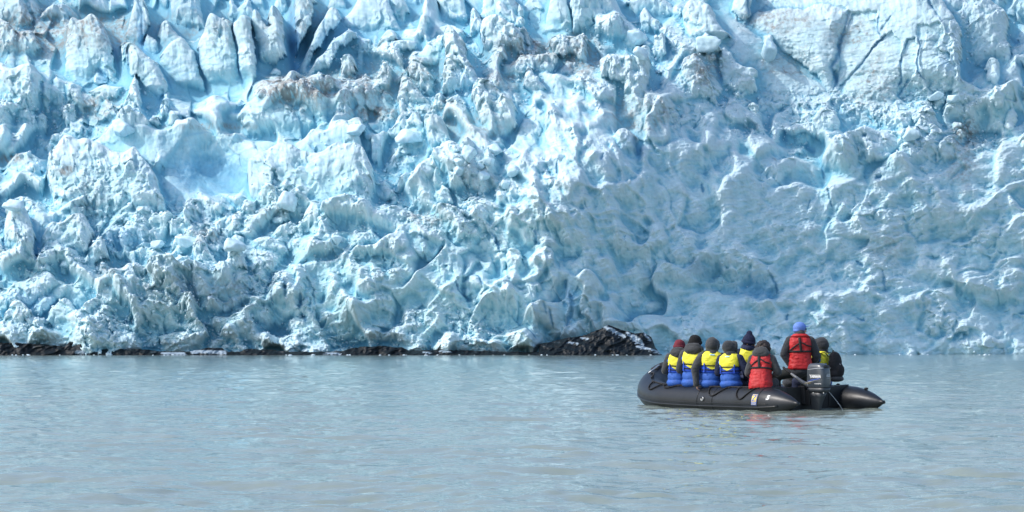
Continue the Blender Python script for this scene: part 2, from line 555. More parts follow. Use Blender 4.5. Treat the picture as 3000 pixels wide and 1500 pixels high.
DB = blur(D, 7)
for poly, A, tu, tv in [([(1480, 745), (1550, 665), (1640, 600), (1750, 550), (1860, 520), (2000, 540), (2090, 570), (2190, 620), (2170, 720), (1960, 770), (1900, 830), (1760, 840), (1600, 830)], 14, .1, .85), ([(290, 1075), (330, 1010), (440, 950), (560, 940), (680, 970), (880, 990), (960, 1080), (1010, 1180), (1040, 1330), (700, 1400), (330, 1330)], 14, .18, .5),
                        ([(1560, 1085), (1640, 1030), (1830, 965), (1900, 1000), (2147, 960), (2330, 1000), (2360, 1180), (2300, 1330), (1900, 1360), (1700, 1400), (1580, 1230)], 16, .2, .4),
                        ([(1830, 930), (1850, 880), (1950, 820), (2147, 780), (2260, 800), (2280, 940), (2100, 980), (1900, 985)], 14, .2, .45)]:
    plate(A_(poly), A, tu, tv, 5, 3)
DB = blur(D, 7)
# --- standing seracs, from the back forward
for poly, A, tu, tv, fl in [
    ([(1060, 0), (1100, -60), (1240, -50), (1270, 0), (1280, 90), (1310, 170), (1250, 190), (1130, 160), (1080, 110)], 0, .25, .35, 8),
    ([(845, 40), (870, 5), (910, 15), (945, 90), (935, 180), (900, 250), (870, 310), (790, 290), (800, 200), (830, 120)], 0, .4, .2, 6),
    ([(1420, 40), (1460, -30), (1500, 20), (1560, -20), (1600, 60), (1600, 140), (1430, 130)], 0, .2, .2, 8),
    ([(1640, 90), (1700, 20), (1740, -20), (1790, -60), (1800, 40), (1790, 130), (1700, 150)], 0, .2, .2, 8),
    ([(890, 330), (900, 260), (930, 200), (970, 220), (1000, 380), (950, 380)], 4, .4, .2, 5),
    ([(980, 200), (1000, 130), (1050, 110), (1080, 170), (1110, 200), (1170, 230), (1190, 280), (1240, 340), (1120, 330), (1010, 340), (990, 280)], 4, .3, .25, 8),
    ([(1190, 210), (1260, 180), (1280, 230), (1250, 330), (1200, 300)], 2, .1, .2, 8),
    ([(1580, 110), (1620, 80), (1660, 170), (1700, 240), (1690, 140), (1740, 110), (1790, 120), (1800, 250), (1810, 330), (1700, 430), (1640, 470), (1610, 300)], 6, .35, .2, 9),
    ([(1475, 190), (1520, 185), (1550, 140), (1590, 190), (1610, 340), (1620, 480), (1540, 545), (1510, 450), (1490, 350)], 8, .4, .2, 9),
    ([(1250, 260), (1290, 235), (1310, 200), (1370, 165), (1410, 180), (1440, 120), (1470, 200), (1480, 320), (1520, 500), (1530, 560), (1380, 570), (1300, 570), (1270, 440), (1245, 330)], 10, .3, .2, 12),
    ([(1005, 340), (1070, 290), (1150, 275), (1190, 290), (1240, 370), (1260, 460), (1300, 580), (1200, 570), (1080, 570), (1010, 400)], 8, .3, .25, 9),
    ([(425, 190), (445, 165), (480, 160), (530, 200), (570, 170), (610, 140), (650, 200), (690, 270), (720, 370), (745, 455), (660, 480), (620, 430), (580, 530), (480, 540), (400, 500), (395, 420), (415, 330), (412, 240)], 8, .3, .3, 8),
    ([(750, 290), (780, 262), (830, 310), (840, 400), (820, 480), (770, 450), (775, 400)], 8, -.6, .2, 5),
    ([(800, 340), (830, 315), (880, 325), (960, 385), (1010, 400), (1040, 470), (1050, 560), (980, 610), (930, 640), (900, 560), (870, 500), (820, 480), (800, 400)], 8, .1, .2, 6),
    ([(830, 540), (850, 480), (880, 540), (910, 640), (880, 690), (760, 690), (760, 640), (800, 600)], 8, .4, .35, 5),
    ([(290, 650), (310, 540), (350, 475), (400, 510), (450, 600), (480, 650), (440, 740), (300, 720)], 6, .1, .25, 7),
    ([(-60, 420), (0, 440), (60, 470), (150, 460), (230, 470), (280, 560), (200, 660), (100, 730), (-60, 740)], 4, .4, .35, 7),
    ([(130, 230), (220, 220), (250, 300), (210, 360), (120, 350), (90, 300)], 4, .2, .3, 4),
    ([(-20, 180), (70, 190), (130, 260), (110, 340), (-20, 350)], 4, .3, .3, 4),
    ([(0, 60), (60, 30), (150, 20), (200, 100), (160, 160), (60, 150)], 2, .2, .3, 5),
    ([(230, 100), (290, 30), (380, 20), (500, 60), (480, 100), (300, 110)], 2, -.5, .2, 4),
    ([(380, 680), (420, 650), (480, 660), (470, 740), (400, 780)], 4, .1, .25, 4),
    ([(180, 700), (230, 660), (290, 680), (280, 780), (200, 790)], 4, .3, .3, 4),
    ([(1000, 700), (1040, 620), (1075, 660), (1050, 750), (1010, 760)], 6, .4, .25, 4),
    ([(650, 420), (700, 405), (740, 470), (770, 520), (700, 530), (670, 480)], 6, -.2, .3, 3),
    ([(560, 560), (640, 535), (760, 540), (740, 600), (600, 640)], 4, .2, .5, 3),
]:
    plate(A_(poly), A, tu, tv, 3, fl)
# slabs lying right of the dark slot
for poly in ([(1860, 370), (1880, 250), (1960, 130), (2010, 30), (1950, -40), (1860, -40), (1855, 100)], [(1850, 430), (1920, 300), (1990, 200), (2060, 110), (2147, 60), (2147, 160), (2040, 260), (1960, 350), (1900, 430)],
             [(1900, 460), (2000, 350), (2100, 270), (2200, 200), (2260, 250), (2120, 340), (2000, 430)], [(2060, 110), (2060, -20), (2147, -40), (2200, 40), (2147, 100)]):
    plate(A_(poly), 6, .35, .5, 3, 4)
groove(A_([(1810, -40), (1822, 120), (1828, 260), (1835, 410)]), 36, 9)
groove(A_([(1830, 300), (1840, 400)]), 40, 10)
for ln in ([(905, 100), (895, 220), (875, 310)], [(620, 420), (655, 480)], [(1245, 270), (1270, 440), (1300, 570)], [(1475, 200), (1490, 350), (1535, 555)], [(1595, 180), (1615, 360), (1625, 470)], [(1060, 10), (1045, 70), (1000, 120)],
           [(700, 270), (740, 380), (760, 460)], [(800, 320), (815, 400), (805, 480)], [(1700, 240), (1690, 140)], [(1010, 400), (1080, 560)], [(2040, 130), (2050, 250), (2030, 330)], [(280, 560), (240, 680)], [(1310, 580), (1270, 480)]):
    groove(A_(ln), 11, 4)
lipl = A_([(1120, 770), (1200, 790), (1250, 780)])
groove(lipl, 30, 7)

# --- the middle ridge
for poly, A, tu, tv, fl in [
    ([(870, 120), (890, 0), (1000, -50), (1100, 0), (1150, 90), (1100, 130), (900, 160)], 0, .2, .5, 4),
    ([(610, 0), (780, -10), (790, 100), (740, 140), (630, 130)], 0, .3, .4, 4),
    ([(290, 10), (420, 0), (440, 80), (380, 170), (300, 120)], 0, .3, .5, 4),
    ([(-30, 190), (40, 90), (140, 10), (280, 0), (330, 110), (400, 190), (380, 230), (180, 210), (60, 230)], 2, .2, .6, 5),
    ([(1270, 190), (1310, 60), (1330, -30), (1420, -20), (1440, 120), (1450, 190)], 4, .5, .2, 3),
    ([(1450, 190), (1440, 60), (1560, -30), (1700, -20), (1800, 120), (1800, 200), (1600, 210)], -14, -.5, .3, 10),
    ([(1800, 0), (1930, -20), (2080, 30), (2147, 90), (2000, 130), (1850, 90)], -4, -.1, .5, 5),
    ([(935, 130), (960, 80), (1010, 25), (1060, 70), (1150, 110), (1140, 160), (950, 185)], 8, .5, .4, 3),
    ([(795, 220), (810, 110), (860, 95), (930, 190), (870, 225)], 6, .4, .4, 3),
    ([(1860, 180), (1880, 100), (1940, 62), (2000, 150), (2010, 200), (1900, 210)], 8, .3, .35, 3),
    ([(1690, 160), (1740, 155), (1830, 200), (1760, 240), (1700, 220)], 6, .2, .5, 2),
    ([(440, 250), (510, 125), (570, 150), (540, 240), (470, 270)], 6, .5, .3, 3),
    ([(560, 250), (600, 190), (690, 150), (780, 170), (760, 230), (640, 260)], 6, .3, .5, 3),
    ([(20, 280), (110, 220), (170, 230), (190, 300), (120, 320), (40, 310)], 6, .4, .4, 3),
    ([(210, 310), (290, 210), (350, 220), (370, 270), (300, 310)], 6, .4, .5, 3),
    ([(240, 340), (350, 280), (480, 265), (460, 310), (330, 350)], 6, .2, .6, 2),
    ([(1080, 230), (1100, 150), (1130, 200), (1160, 140), (1190, 240), (1200, 300), (1090, 310)], 6, .2, .3, 5),
    ([(860, 230), (900, 190), (1000, 180), (1080, 210), (1150, 260), (1160, 350), (960, 350), (890, 300)], 6, .2, .35, 8),
    ([(1300, 250), (1380, 235), (1470, 260), (1550, 230), (1560, 330), (1540, 390), (1450, 360), (1320, 330)], 6, .2, .35, 6),
    ([(1340, 440), (1370, 350), (1320, 350), (1180, 345), (1000, 400), (960, 440), (1100, 490), (1320, 470)], 8, .15, .5, 4),
    ([(450, 370), (530, 300), (640, 250), (690, 262), (670, 330), (620, 400), (480, 410)], 10, .35, .55, 2),
    ([(665, 320), (680, 280), (745, 285), (790, 330), (810, 400), (850, 470), (885, 540), (870, 620), (760, 580), (640, 570), (630, 450), (660, 390)], 14, .25, .3, 6),
    ([(405, 440), (500, 422), (570, 465), (595, 540), (550, 585), (470, 550)], 10, .2, .5, 2),
    ([(350, 560), (370, 500), (430, 500), (480, 560), (560, 640), (440, 660), (350, 640)], 8, .1, .35, 6),
    ([(580, 600), (630, 555), (665, 590), (650, 680), (560, 660)], 8, .1, .35, 4),
    ([(220, 520), (260, 400), (330, 430), (300, 560), (260, 600)], 6, .2, .3, 5),
    ([(0, 390), (90, 370), (110, 440), (60, 500), (-20, 510)], 6, .3, .4, 3),
    ([(1640, 500), (1620, 420), (1780, 400), (1960, 420), (1940, 560), (1880, 720), (1800, 700), (1770, 520)], 8, -.1, .4, 7),
    ([(1140, 520), (1180, 430), (1230, 490), (1290, 560), (1200, 600)], 8, .2, .4, 3),
    ([(1790, 250), (1830, 205), (1900, 200), (1925, 240), (1890, 290), (1810, 290)], 8, .3, .5, 1),
    ([(1850, 350), (1880, 295), (1935, 300), (1945, 370), (1870, 380)], 8, .3, .5, 1),
    ([(1945, 330), (1960, 250), (2030, 240), (2050, 330), (2000, 380)], 8, .2, .4, 3),
    ([(1710, 860), (1740, 820), (1800, 830), (1880, 880), (1850, 980), (1740, 980)], 8, -.3, .3, 4),
    ([(340, 880), (380, 825), (490, 800), (540, 830), (545, 900), (430, 910), (350, 905)], 10, .4, .55, 1),
    ([(400, 820), (450, 740), (495, 705), (540, 790), (520, 840), (470, 800)], 8, .4, .3, 2),
    ([(540, 780), (650, 758), (690, 850), (700, 930), (560, 920), (535, 860)], 8, -.2, .4, 3),
    ([(270, 800), (400, 735), (390, 820), (280, 855)], 8, .3, .3, 2),
    ([(30, 800), (60, 780), (150, 778), (160, 830), (100, 860), (50, 850)], 10, .4, .6, 1),
    ([(530, 690), (580, 660), (640, 700), (590, 720)], 6, .2, .5, 1),
    ([(820, 640), (830, 560), (960, 560), (1100, 680), (1110, 780), (980, 850), (880, 780)], 4, .2, .5, 4),
]:
    plate(C_(poly), A, tu, tv, 3, fl)
# --- right: the tall cracked wall and the mounds
for poly, A, tu, tv, fl in [
    ([(330, -60), (1560, -60), (1750, 200), (1760, 560), (1400, 640), (1000, 650), (600, 330), (330, 130)], -4, .2, .5, 3),
    ([(300, 60), (350, -60), (460, -60), (430, 80), (380, 150)], 0, .3, .4, 3),
    ([(380, 150), (430, 80), (550, 50), (900, 60), (1050, 80), (1000, 210), (960, 400), (930, 580), (740, 390), (620, 310), (450, 240)], 4, .12, .55, 3),
    ([(1010, 210), (1080, 90), (1220, 80), (1235, 200), (1240, 250), (1000, 540), (950, 580), (975, 330)], 6, .2, .5, 3),
    ([(1250, 240), (1310, 195), (1370, 270), (1375, 460), (1340, 600), (1230, 680), (1000, 650), (960, 570)], 4, .15, .55, 3),
    ([(1380, 300), (1410, 260), (1470, 250), (1480, 450), (1400, 560), (1350, 600)], 6, .15, .5, 3),
    ([(1480, 180), (1610, 183), (1700, 270), (1745, 560), (1620, 600), (1510, 520), (1490, 300)], 10, .2, .45, 3),
    ([(1560, 60), (1700, 0), (1900, 0), (2050, 120), (2060, 380), (1900, 430), (1760, 440), (1700, 260), (1620, 180)], -10, -.25, .3, 6),
    ([(1960, 60), (2000, -20), (2110, 60), (2147, 120), (2050, 110)], 6, .3, .7, 2),
    ([(1900, 420), (1920, 370), (1990, 390), (2010, 500), (1980, 560), (1910, 520)], 8, .1, .35, 3),
    ([(80, 245), (150, 232), (220, 280), (245, 335), (150, 345), (75, 325)], 8, .4, .5, 1),
    ([(490, 225), (560, 218), (592, 290), (570, 375), (540, 380), (510, 290)], 8, .4, .25, 2),
    ([(0, 100), (60, 60), (180, 62), (230, 150), (310, 235), (220, 265), (0, 285)], 6, .2, .45, 3),
    ([(190, 350), (250, 310), (300, 340), (360, 400), (460, 450), (460, 560), (360, 620), (280, 540), (210, 480)], 8, -.1, .4, 4),
    ([(0, 390), (110, 360), (160, 480), (230, 660), (120, 620), (0, 640)], 6, -.4, .3, 5),
    ([(670, 780), (740, 740), (830, 790), (820, 880), (700, 860)], 6, -.2, .35, 4),
    ([(830, 760), (880, 690), (960, 690), (980, 800), (900, 900), (850, 860)], 6, -.2, .4, 4),
    ([(1390, 850), (1410, 790), (1480, 810), (1500, 880), (1420, 890)], 8, .2, .5, 1),
    ([(1530, 610), (1600, 578), (1650, 600), (1640, 650), (1570, 640)], 10, .4, .7, 1),
    ([(1650, 620), (1690, 590), (1745, 600), (1720, 650), (1660, 650)], 10, .3, .7, 1),
    ([(410, 660), (440, 630), (470, 670), (460, 720), (420, 700)], 8, .2, .5, 1),
    ([(310, 560), (350, 540), (370, 590), (330, 620)], 8, .2, .5, 1),
    ([(720, 640), (770, 625), (790, 680), (740, 700)], 8, .2, .6, 1),
]:
    plate(F_(poly), A, tu, tv, 3, fl)
for ln, a, w in [([(415, -20), (418, 60), (405, 110)], 16, 4), ([(1060, 90), (1005, 210), (975, 330), (930, 420), (960, 465), (972, 510), (935, 580)], 22, 6),
                 ([(1300, 205), (1230, 270), (1150, 370), (1010, 530)], 16, 3.4), ([(1372, 300), (1382, 430), (1370, 510), (1330, 560)], 16, 3.5), ([(1472, 180), (1490, 300), (1482, 400), (1490, 480), (1540, 520)], 18, 3.2),
                 ([(1430, 480), (1390, 540), (1340, 605)], 12, 3), ([(1240, 80), (1235, 200), (1250, 240)], 14, 4), ([(1480, 250), (1420, 260), (1380, 320)], 10, 3), ([(1490, 275), (1560, 270), (1680, 280)], 6, 2.5),
                 ([(640, 800), (620, 830), (660, 840)], 30, 8), ([(740, 860), (800, 885), (830, 895)], 36, 8), ([(1140, 895), (1180, 885)], 20, 4), ([(2090, 410), (2130, 420), (2147, 410)], 40, 10), ([(2050, 190), (2090, 240), (2120, 230)], 26, 8),
                 ([(200, 390), (225, 450), (245, 510)], 20, 5), ([(1210, 1115), (1260, 1120)], 26, 6), ([(870, 1010), (885, 1090)], 12, 3), ([(1320, 110), (1240, 220)], 10, 3), ([(490, 60), (520, 30), (560, 50)], 8, 2.5), ([(1570, -20), (1560, 60), (1600, 130)], 12, 5)]:
    groove(F_(ln), a, w)
for ln, a, w in [([(905, 70), (915, 180), (945, 250)], 12, 2.6), ([(800, 170), (785, 250)], 10, 2.5), ([(655, 890), (652, 950)], 18, 4), ([(1080, 560), (1140, 600)], 14, 4), ([(1090, 910), (1150, 945)], 16, 4), ([(1260, 620), (1270, 760)], 10, 4), ([(120, 60), (130, 130)], 14, 4),
                 ([(540, 640), (580, 700), (590, 770)], 16, 5)]:
    groove(G_(ln), a, w)
# --- lower left and lower middle blocks
for poly, A, tu, tv, fl in [
    ([(600, 280), (640, 190), (670, 150), (675, 90), (720, 85), (730, 110), (800, 45), (830, 60), (832, 100), (870, 150), (940, 190), (960, 290), (900, 335), (700, 335), (620, 310)], 16, .25, .45, 3),
    ([(45, 220), (130, 185), (190, 220), (225, 330), (235, 465), (60, 475), (40, 330)], 10, .3, .3, 4),
    ([(250, 470), (250, 300), (330, 240), (420, 200), (560, 200), (600, 300), (560, 380), (400, 420), (330, 470)], 2, .1, .5, 4),
    ([(-20, 660), (90, 580), (190, 525), (330, 540), (362, 600), (300, 680), (160, 740), (-20, 780)], 16, .3, .6, 3),
    ([(150, 740), (260, 670), (370, 605), (420, 590), (400, 660), (330, 700), (220, 790), (160, 800)], 8, .2, .5, 3),
    ([(290, 760), (400, 690), (460, 720), (500, 790), (420, 850), (290, 850)], 8, .1, .4, 3),
    ([(20, 830), (60, 740), (140, 735), (200, 800), (150, 870), (60, 890)], 10, .3, .5, 2),
    ([(1900, 590), (1940, 555), (1970, 650), (2000, 760), (1960, 890), (1910, 800)], 12, -.1, .25, 5),
    ([(480, 500), (490, 440), (560, 370), (610, 330), (660, 340), (665, 420), (600, 450), (610, 500)], 14, .2, .6, 2),
    ([(1050, 480), (1050, 440), (1130, 420), (1220, 430), (1290, 490), (1180, 500), (1090, 500)], 14, .3, .6, 2),
    ([(1390, 360), (1420, 315), (1530, 312), (1535, 380), (1470, 400), (1410, 390)], 16, .4, .7, 1),
    ([(1430, 560), (1420, 470), (1440, 400), (1530, 410), (1560, 520), (1490, 570)], 14, .2, .5, 2),
    ([(1070, 370), (1100, 305), (1170, 295), (1230, 330), (1200, 360), (1130, 385)], 16, .4, .7, 1),
    ([(1735, 120), (1730, 50), (1770, 15), (1830, 30), (1865, 110), (1820, 150)], 16, .3, .4, 2),
    ([(1500, 160), (1540, 100), (1620, 85), (1610, 150), (1540, 180)], 14, .3, .6, 1),
    ([(1280, 140), (1290, 95), (1330, 85), (1420, 120), (1400, 165), (1320, 175)], 14, .3, .6, 1),
    ([(1360, 300), (1390, 240), (1480, 225), (1560, 260), (1600, 310), (1480, 310)], 14, .3, .6, 2),
    ([(1570, 330), (1680, 290), (1780, 310), (1810, 400), (1700, 410), (1600, 390)], 12, .1, .6, 2),
    ([(1060, 290), (1060, 220), (1140, 200), (1190, 240), (1180, 300)], 12, .2, .4, 2),
    ([(940, 350), (980, 325), (1030, 345), (1040, 375), (960, 385)], 12, .3, .6, 1),
    ([(810, 365), (860, 345), (930, 375), (880, 410), (820, 395)], 12, .3, .6, 1),
    ([(920, 560), (970, 510), (1080, 500), (1200, 560), (1060, 600), (960, 610)], 10, .3, .6, 2),
    ([(1880, 230), (1900, 140), (1940, 90), (2030, 90), (2040, 170), (2000, 260)], 10, .1, .35, 3),
    ([(1640, 760), (1660, 650), (1740, 610), (1800, 660), (1805, 770)], 6, -.2, .3, 3),
    ([(1680, 210), (1720, 160), (1810, 115), (1820, 170), (1740, 220)], 12, .3, .5, 1),
    ([(340, 460), (350, 435), (450, 440), (440, 470)], 10, .3, .6, 1),
    ([(860, 1000), (850, 900), (900, 820), (1000, 830), (1020, 920), (1000, 1010)], 8, .3, .35, 3),
    ([(1020, 990), (1010, 920), (1060, 870), (1150, 880), (1230, 900), (1220, 990), (1100, 1010)], 8, .2, .4, 4),
]:
    plate(B_(poly), A, tu, tv, 3, fl)
for poly, A, tu, tv, fl in [
    ([(580, 170), (630, 110), (680, 120), (690, 190), (640, 220)], 8, .3, .5, 2),
    ([(660, 380), (760, 380), (820, 330), (910, 340), (950, 420), (990, 500), (880, 520), (720, 470)], 6, .1, .35, 4),
    ([(930, 350), (1000, 310), (1100, 320), (1220, 370), (1230, 460), (1100, 520), (1010, 490), (960, 420)], 10, .15, .4, 3),
    ([(1240, 330), (1290, 315), (1340, 380), (1400, 480), (1330, 480), (1240, 460)], 6, -.2, .35, 4),
    ([(960, 500), (1040, 500), (1050, 590), (1000, 640), (960, 620)], 8, .3, .3, 3),
    ([(1030, 540), (1060, 480), (1110, 480), (1130, 560), (1110, 640), (1060, 660)], 10, .2, .35, 4),
    ([(1170, 560), (1230, 490), (1330, 510), (1330, 600), (1250, 640), (1180, 620)], 10, .2, .35, 5),
    ([(620, 610), (700, 590), (740, 690), (740, 770), (620, 760)], -26, -.5, .2, 3),
    ([(740, 690), (830, 640), (890, 740), (830, 820), (760, 780)], 2, .3, .3, 5),
    ([(960, 760), (960, 690), (1060, 660), (1080, 740), (1030, 770)], 6, .2, .35, 3),
    ([(1080, 740), (1130, 670), (1240, 660), (1260, 760), (1200, 800), (1090, 790)], 6, .2, .35, 4),
    ([(1200, 900), (1230, 760), (1260, 690), (1330, 680), (1370, 760), (1420, 860), (1410, 1000), (1330, 1080), (1270, 1060), (1230, 980)], 14, .1, .22, 10),
    ([(1440, 920), (1450, 800), (1500, 730), (1540, 790), (1570, 900), (1540, 1020), (1420, 1030)], 14, .1, .22, 8),
    ([(1040, 270), (1080, 235), (1130, 280), (1110, 330), (1050, 310)], 8, .2, .5, 2),
    ([(460, 1010), (460, 900), (500, 800), (540, 860), (520, 1010)], 6, .1, .25, 5),
    ([(640, 960), (650, 910), (690, 900), (700, 970)], 8, .2, .4, 2),
    ([(640, 240), (780, 240), (780, 290), (700, 310)], 0, .1, .3, 3),
    ([(70, 560), (160, 510), (280, 540), (290, 600), (150, 610)], 4, .1, .5, 3),
]:
    plate(E_(poly), A, tu, tv, 3, fl)
for ln, a, w in [([(180, 368), (240, 395), (290, 440)], 26, 5), ([(920, 350), (960, 410), (990, 470), (1000, 510)], 22, 4), ([(1230, 360), (1225, 440), (1260, 480)], 20, 5), ([(1440, 760), (1445, 850), (1430, 960)], 34, 6), ([(1425, 900), (1420, 1000)], 22, 5),
                 ([(730, 690), (740, 760), (820, 810)], 16, 4), ([(840, 640), (880, 720), (900, 730)], 14, 4), ([(80, 365), (170, 378)], 12, 3), ([(860, 1040), (870, 960), (920, 880)], 10, 3), ([(1410, 680), (1410, 740)], 12, 4), ([(960, 200), (980, 140)], 14, 4),
                 ([(1365, 60), (1355, 0), (1365, -60)], 12, 3), ([(1160, 1000), (1240, 1080)], 14, 3.5), ([(480, 420), (555, 440)], 14, 4), ([(1320, 890), (1330, 1000)], 14, 4), ([(1290, 860), (1300, 940)], 10, 4)]:
    groove(E_(ln), a, w)
for ln, a, w in [([(25, 330), (30, 400), (55, 480)], 20, 5), ([(238, 300), (236, 400), (234, 480)], 30, 5), ([(1740, 590), (1790, 640), (1810, 740)], 22, 6), ([(1215, 430), (1200, 490)], 18, 4), ([(770, 840), (840, 800)], 26, 6), ([(1890, 680), (1890, 770)], 20, 5),
                 ([(1170, 640), (1200, 610)], 26, 8), ([(1100, 720), (1160, 690), (1260, 690)], 20, 8), ([(1340, 560), (1360, 510)], 20, 8), ([(280, 780), (285, 850)], 12, 3), ([(200, 800), (290, 740)], 14, 4), ([(1715, 660), (1712, 740)], 12, 3), ([(1000, 460), (1050, 470)], 20, 7),
                 ([(1905, 780), (1920, 860)], 16, 5)]:
    groove(B_(ln), a, w)
for ln, a, w in [([(790, 620), (800, 690)], 14, 4), ([(990, 640), (990, 700)], 10, 3), ([(760, 560), (740, 590)], 20, 8), ([(1000, 830), (1060, 850)], 14, 7), ([(1640, 1040), (1670, 990)], 12, 4), ([(1860, 880), (1850, 980)], 20, 7), ([(1366, 1020), (1352, 1170)], 12, 3),
                 ([(640, 640), (650, 560)], 12, 5), ([(955, 970), (985, 985)], 20, 8)]:
    groove(C_(ln), a, w)
# --- rounded boulders of ice that belong to the mass
for (u, v, ru, rv) in [(1345, 496, 17, 15), (1344, 472, 14, 12), (1372, 447, 26, 24), (1433, 475, 15, 12), (1452, 442, 22, 18), (1498, 503, 20, 18), (1414, 517, 17, 14), (1480, 538, 16, 14), (1408, 488, 12, 9),
                       (378, 372, 34, 26), (420, 370, 26, 20), (450, 362, 20, 14), (510, 366, 22, 16), (165, 392, 26, 14), (140, 412, 14, 10), (40, 605, 32, 20), (190, 775, 16, 12), (100, 790, 22, 16), (75, 785, 18, 14), (130, 790, 16, 12),
                       (270, 740, 22, 20), (310, 720, 20, 22), (344, 712, 26, 14), (985, 700, 16, 14), (780, 302, 22, 13), (800, 206, 20, 12), (330, 265, 34, 14), (1180, 350, 20, 14), (2780, 310, 24, 16), (2720, 330, 26, 20), (2690, 345, 22, 14),
                       (2800, 365, 22, 16), (2650, 335, 14, 12), (2590, 345, 12, 10), (2560, 330, 14, 10), (2740, 390, 26, 18), (2810, 390, 18, 16), (2080, 170, 20, 12), (2930, 300, 26, 40), (2960, 350, 20, 40), (615, 690, 18, 16), (560, 610, 22, 14)]:
    boulder(u, v, ru, rv)

# --- broken-block relief and grain over everything
print('sculpt done')
w1 = 0.45 * perlin(U / 30, Vv / 30, 51)
c2, e2 = chunks(U / 46 + w1, Vv / 36 + w1, 61, k=22.0)
c3, e3 = chunks(U / 20 + w1, Vv / 16 - w1, 71, k=26.0)
c4, e4 = chunks(U / 9.5 + w1, Vv / 8 + w1, 81, k=26.0)
n_patch = fbm(U / 120, Vv / 90, 3, 91)
crumb = np.clip(M_RUB * (0.75 + 1.3 * n_patch) + 0.18 * (1 - M_WALL) * sstep(-.05, .5, n_patch), 0, 1) * (1 - 0.8 * M_SMOOTH)
general = CALM * (1 - 0.8 * M_STREAK)
D += 22 * (c2 - 0.5) * np.clip(0.2 * general * PATCH + 0.7 * crumb, 0, 1)
D += 14 * (c3 - 0.5) * np.clip(0.1 * general * PATCH + 0.8 * crumb, 0, 1)
D += 6 * (c4 - 0.5) * np.clip(0.05 * general + 0.8 * crumb * (0.6 + 0.6 * n_patch), 0, 1)
CR2 = np.clip(np.exp(-(e3 / 0.06) ** 2) * crumb, 0, 1)

# streaked, wind-and-melt grooved ice: ridges running down the slope
def streak(ang, lu, lv, seed, octs=4):
    c, s = math.cos(ang), math.sin(ang)
    x, y = U * c + Vv * s, -U * s + Vv * c
    w = 0.6 * perlin(U / 110, Vv / 110, seed + 50)
    return fbm(x / lu + w, y / lv + w, octs, seed, 0.55, True)


ma = region([(1720, 600, 330, 380, 1), (2000, 420, 260, 180, .8)])
mb = region([(2500, 780, 560, 280, 1), (2900, 650, 300, 400, 1)])
mc = region([(1350, 820, 380, 190, 1), (1000, 850, 300, 170, .7), (950, 620, 300, 120, .4)])
S1 = streak(math.radians(62), 320, 85, 101, 2)
S2 = streak(math.radians(58), 110, 26, 111, 4)
S3 = streak(math.radians(-24), 300, 95, 121, 2)
S4 = streak(math.radians(-30), 120, 30, 131, 4)
def facets(ang, lu, lv, seed, k=17.0):
    c, s = math.cos(ang), math.sin(ang)
    x, y = U * c + Vv * s, -U * s + Vv * c
    return chunks(x / lu + .5 * perlin(U / 80, Vv / 80, seed + 60), y / lv + .5 * perlin(U / 70, Vv / 70, seed + 61), seed, k=k)[0] - .5


D += ma * (18 * S1 + 3.5 * S2 + 34 * facets(math.radians(62), 210, 80, 401) + PATCH * 12 * facets(math.radians(66), 60, 26, 411))
D += mb * (17 * S3 + 4 * S4 + 13 * facets(math.radians(-24), 260, 90, 421) + PATCH * 10 * facets(math.radians(-28), 66, 30, 431) + 3 * streak(math.radians(20), 60, 18, 135, 3))
D += mc * (12 * streak(math.radians(-48), 240, 80, 141, 2) + 34 * facets(math.radians(-55), 150, 70, 441) + PATCH * 12 * facets(math.radians(80), 60, 30, 451))
st_all = region([(2300, 650, 900, 420, 1), (1300, 780, 500, 260, .9)])
D += st_all * (9 * PATCH * fbm(U / 60, Vv / 42, 4, 161, 0.5) + 14 * fbm(U / 130, Vv / 85, 3, 165, .45))
# thin layering in the ice
lay = fbm(U / 210, (Vv + 0.16 * U + 20 * perlin(U / 300, Vv / 160, 171)) / 7.5, 3, 172)
lay2 = fbm(U / 260, (Vv + 12 * perlin(U / 300, Vv / 160, 174)) / 9, 3, 175)
D += 2.2 * lay * (0.35 + st_all) * (1 - crumb)
D += 2.0 * lay2 * M_SERAC
D += M_WALL * (5 * fbm(U / 60, Vv / 18, 4, 181) + 3 * fbm(U / 40, Vv / 60, 3, 185))
# angular fracture planes at two sizes
f1, _ = chunks(U / 40 + .25 * perlin(U / 40, Vv / 40, 27), Vv / 34 + .25 * perlin(U / 40, Vv / 40, 28), 37, tilt=2.2, k=38.0, hs=.35)
f2, _ = chunks(U / 17 + .25 * perlin(U / 20, Vv / 20, 29), Vv / 15 + .25 * perlin(U / 20, Vv / 20, 30), 39, tilt=2.2, k=42.0, hs=.4)
FR = (1 - .8 * M_WALL) * (1 - .5 * M_STREAK) * (1 - .45 * M_SERAC) * (1 - .8 * M_SMOOTH)
P2 = np.clip(.5 + 1.7 * fbm(U / 130, Vv / 95, 2, 47), .08, 1.15)
FR *= 1 - .45 * region([(1800, 560, 330, 300, 1)])
D += FR * P2 * (11 * (f1 - .5) + 5 * (f2 - .5))
# grain
D += (1.7 * fbm(U / 15, Vv / 13, 4, 191, .6)) * (0.6 + 0.8 * crumb) * (1 - .4 * mb)
D += st_all * (PATCH * 4 * fbm(U / 24, Vv / 17, 4, 193, .55, True) + 3.2 * fbm(U / 11, Vv / 8, 3, 197, .6))
c5, e5 = chunks(U / 7 + w1, Vv / 6 + w1, 83, k=24.0)
D += 2.4 * (c5 - .5) * np.clip(crumb + .25 * st_all, 0, 1)
D += 6 * PATCH * fbm(U / 52, Vv / 42, 4, 195, .55) * (1 - 0.6 * M_WALL)

# no bottomless pits: the ice between the blocks is choked with broken ice
floor_ = blur(D, 16) - (26 - 12 * M_SERAC)
low = D < floor_
D = np.where(low, floor_ - 8 * (1 - np.exp(-np.maximum(floor_ - D, 0) / 12)), D)

# the foot overhangs the rock a little and stays clear of it
foot = sstep(985, 1040, Vv)
D = D - 10 * foot * (U < 1960)

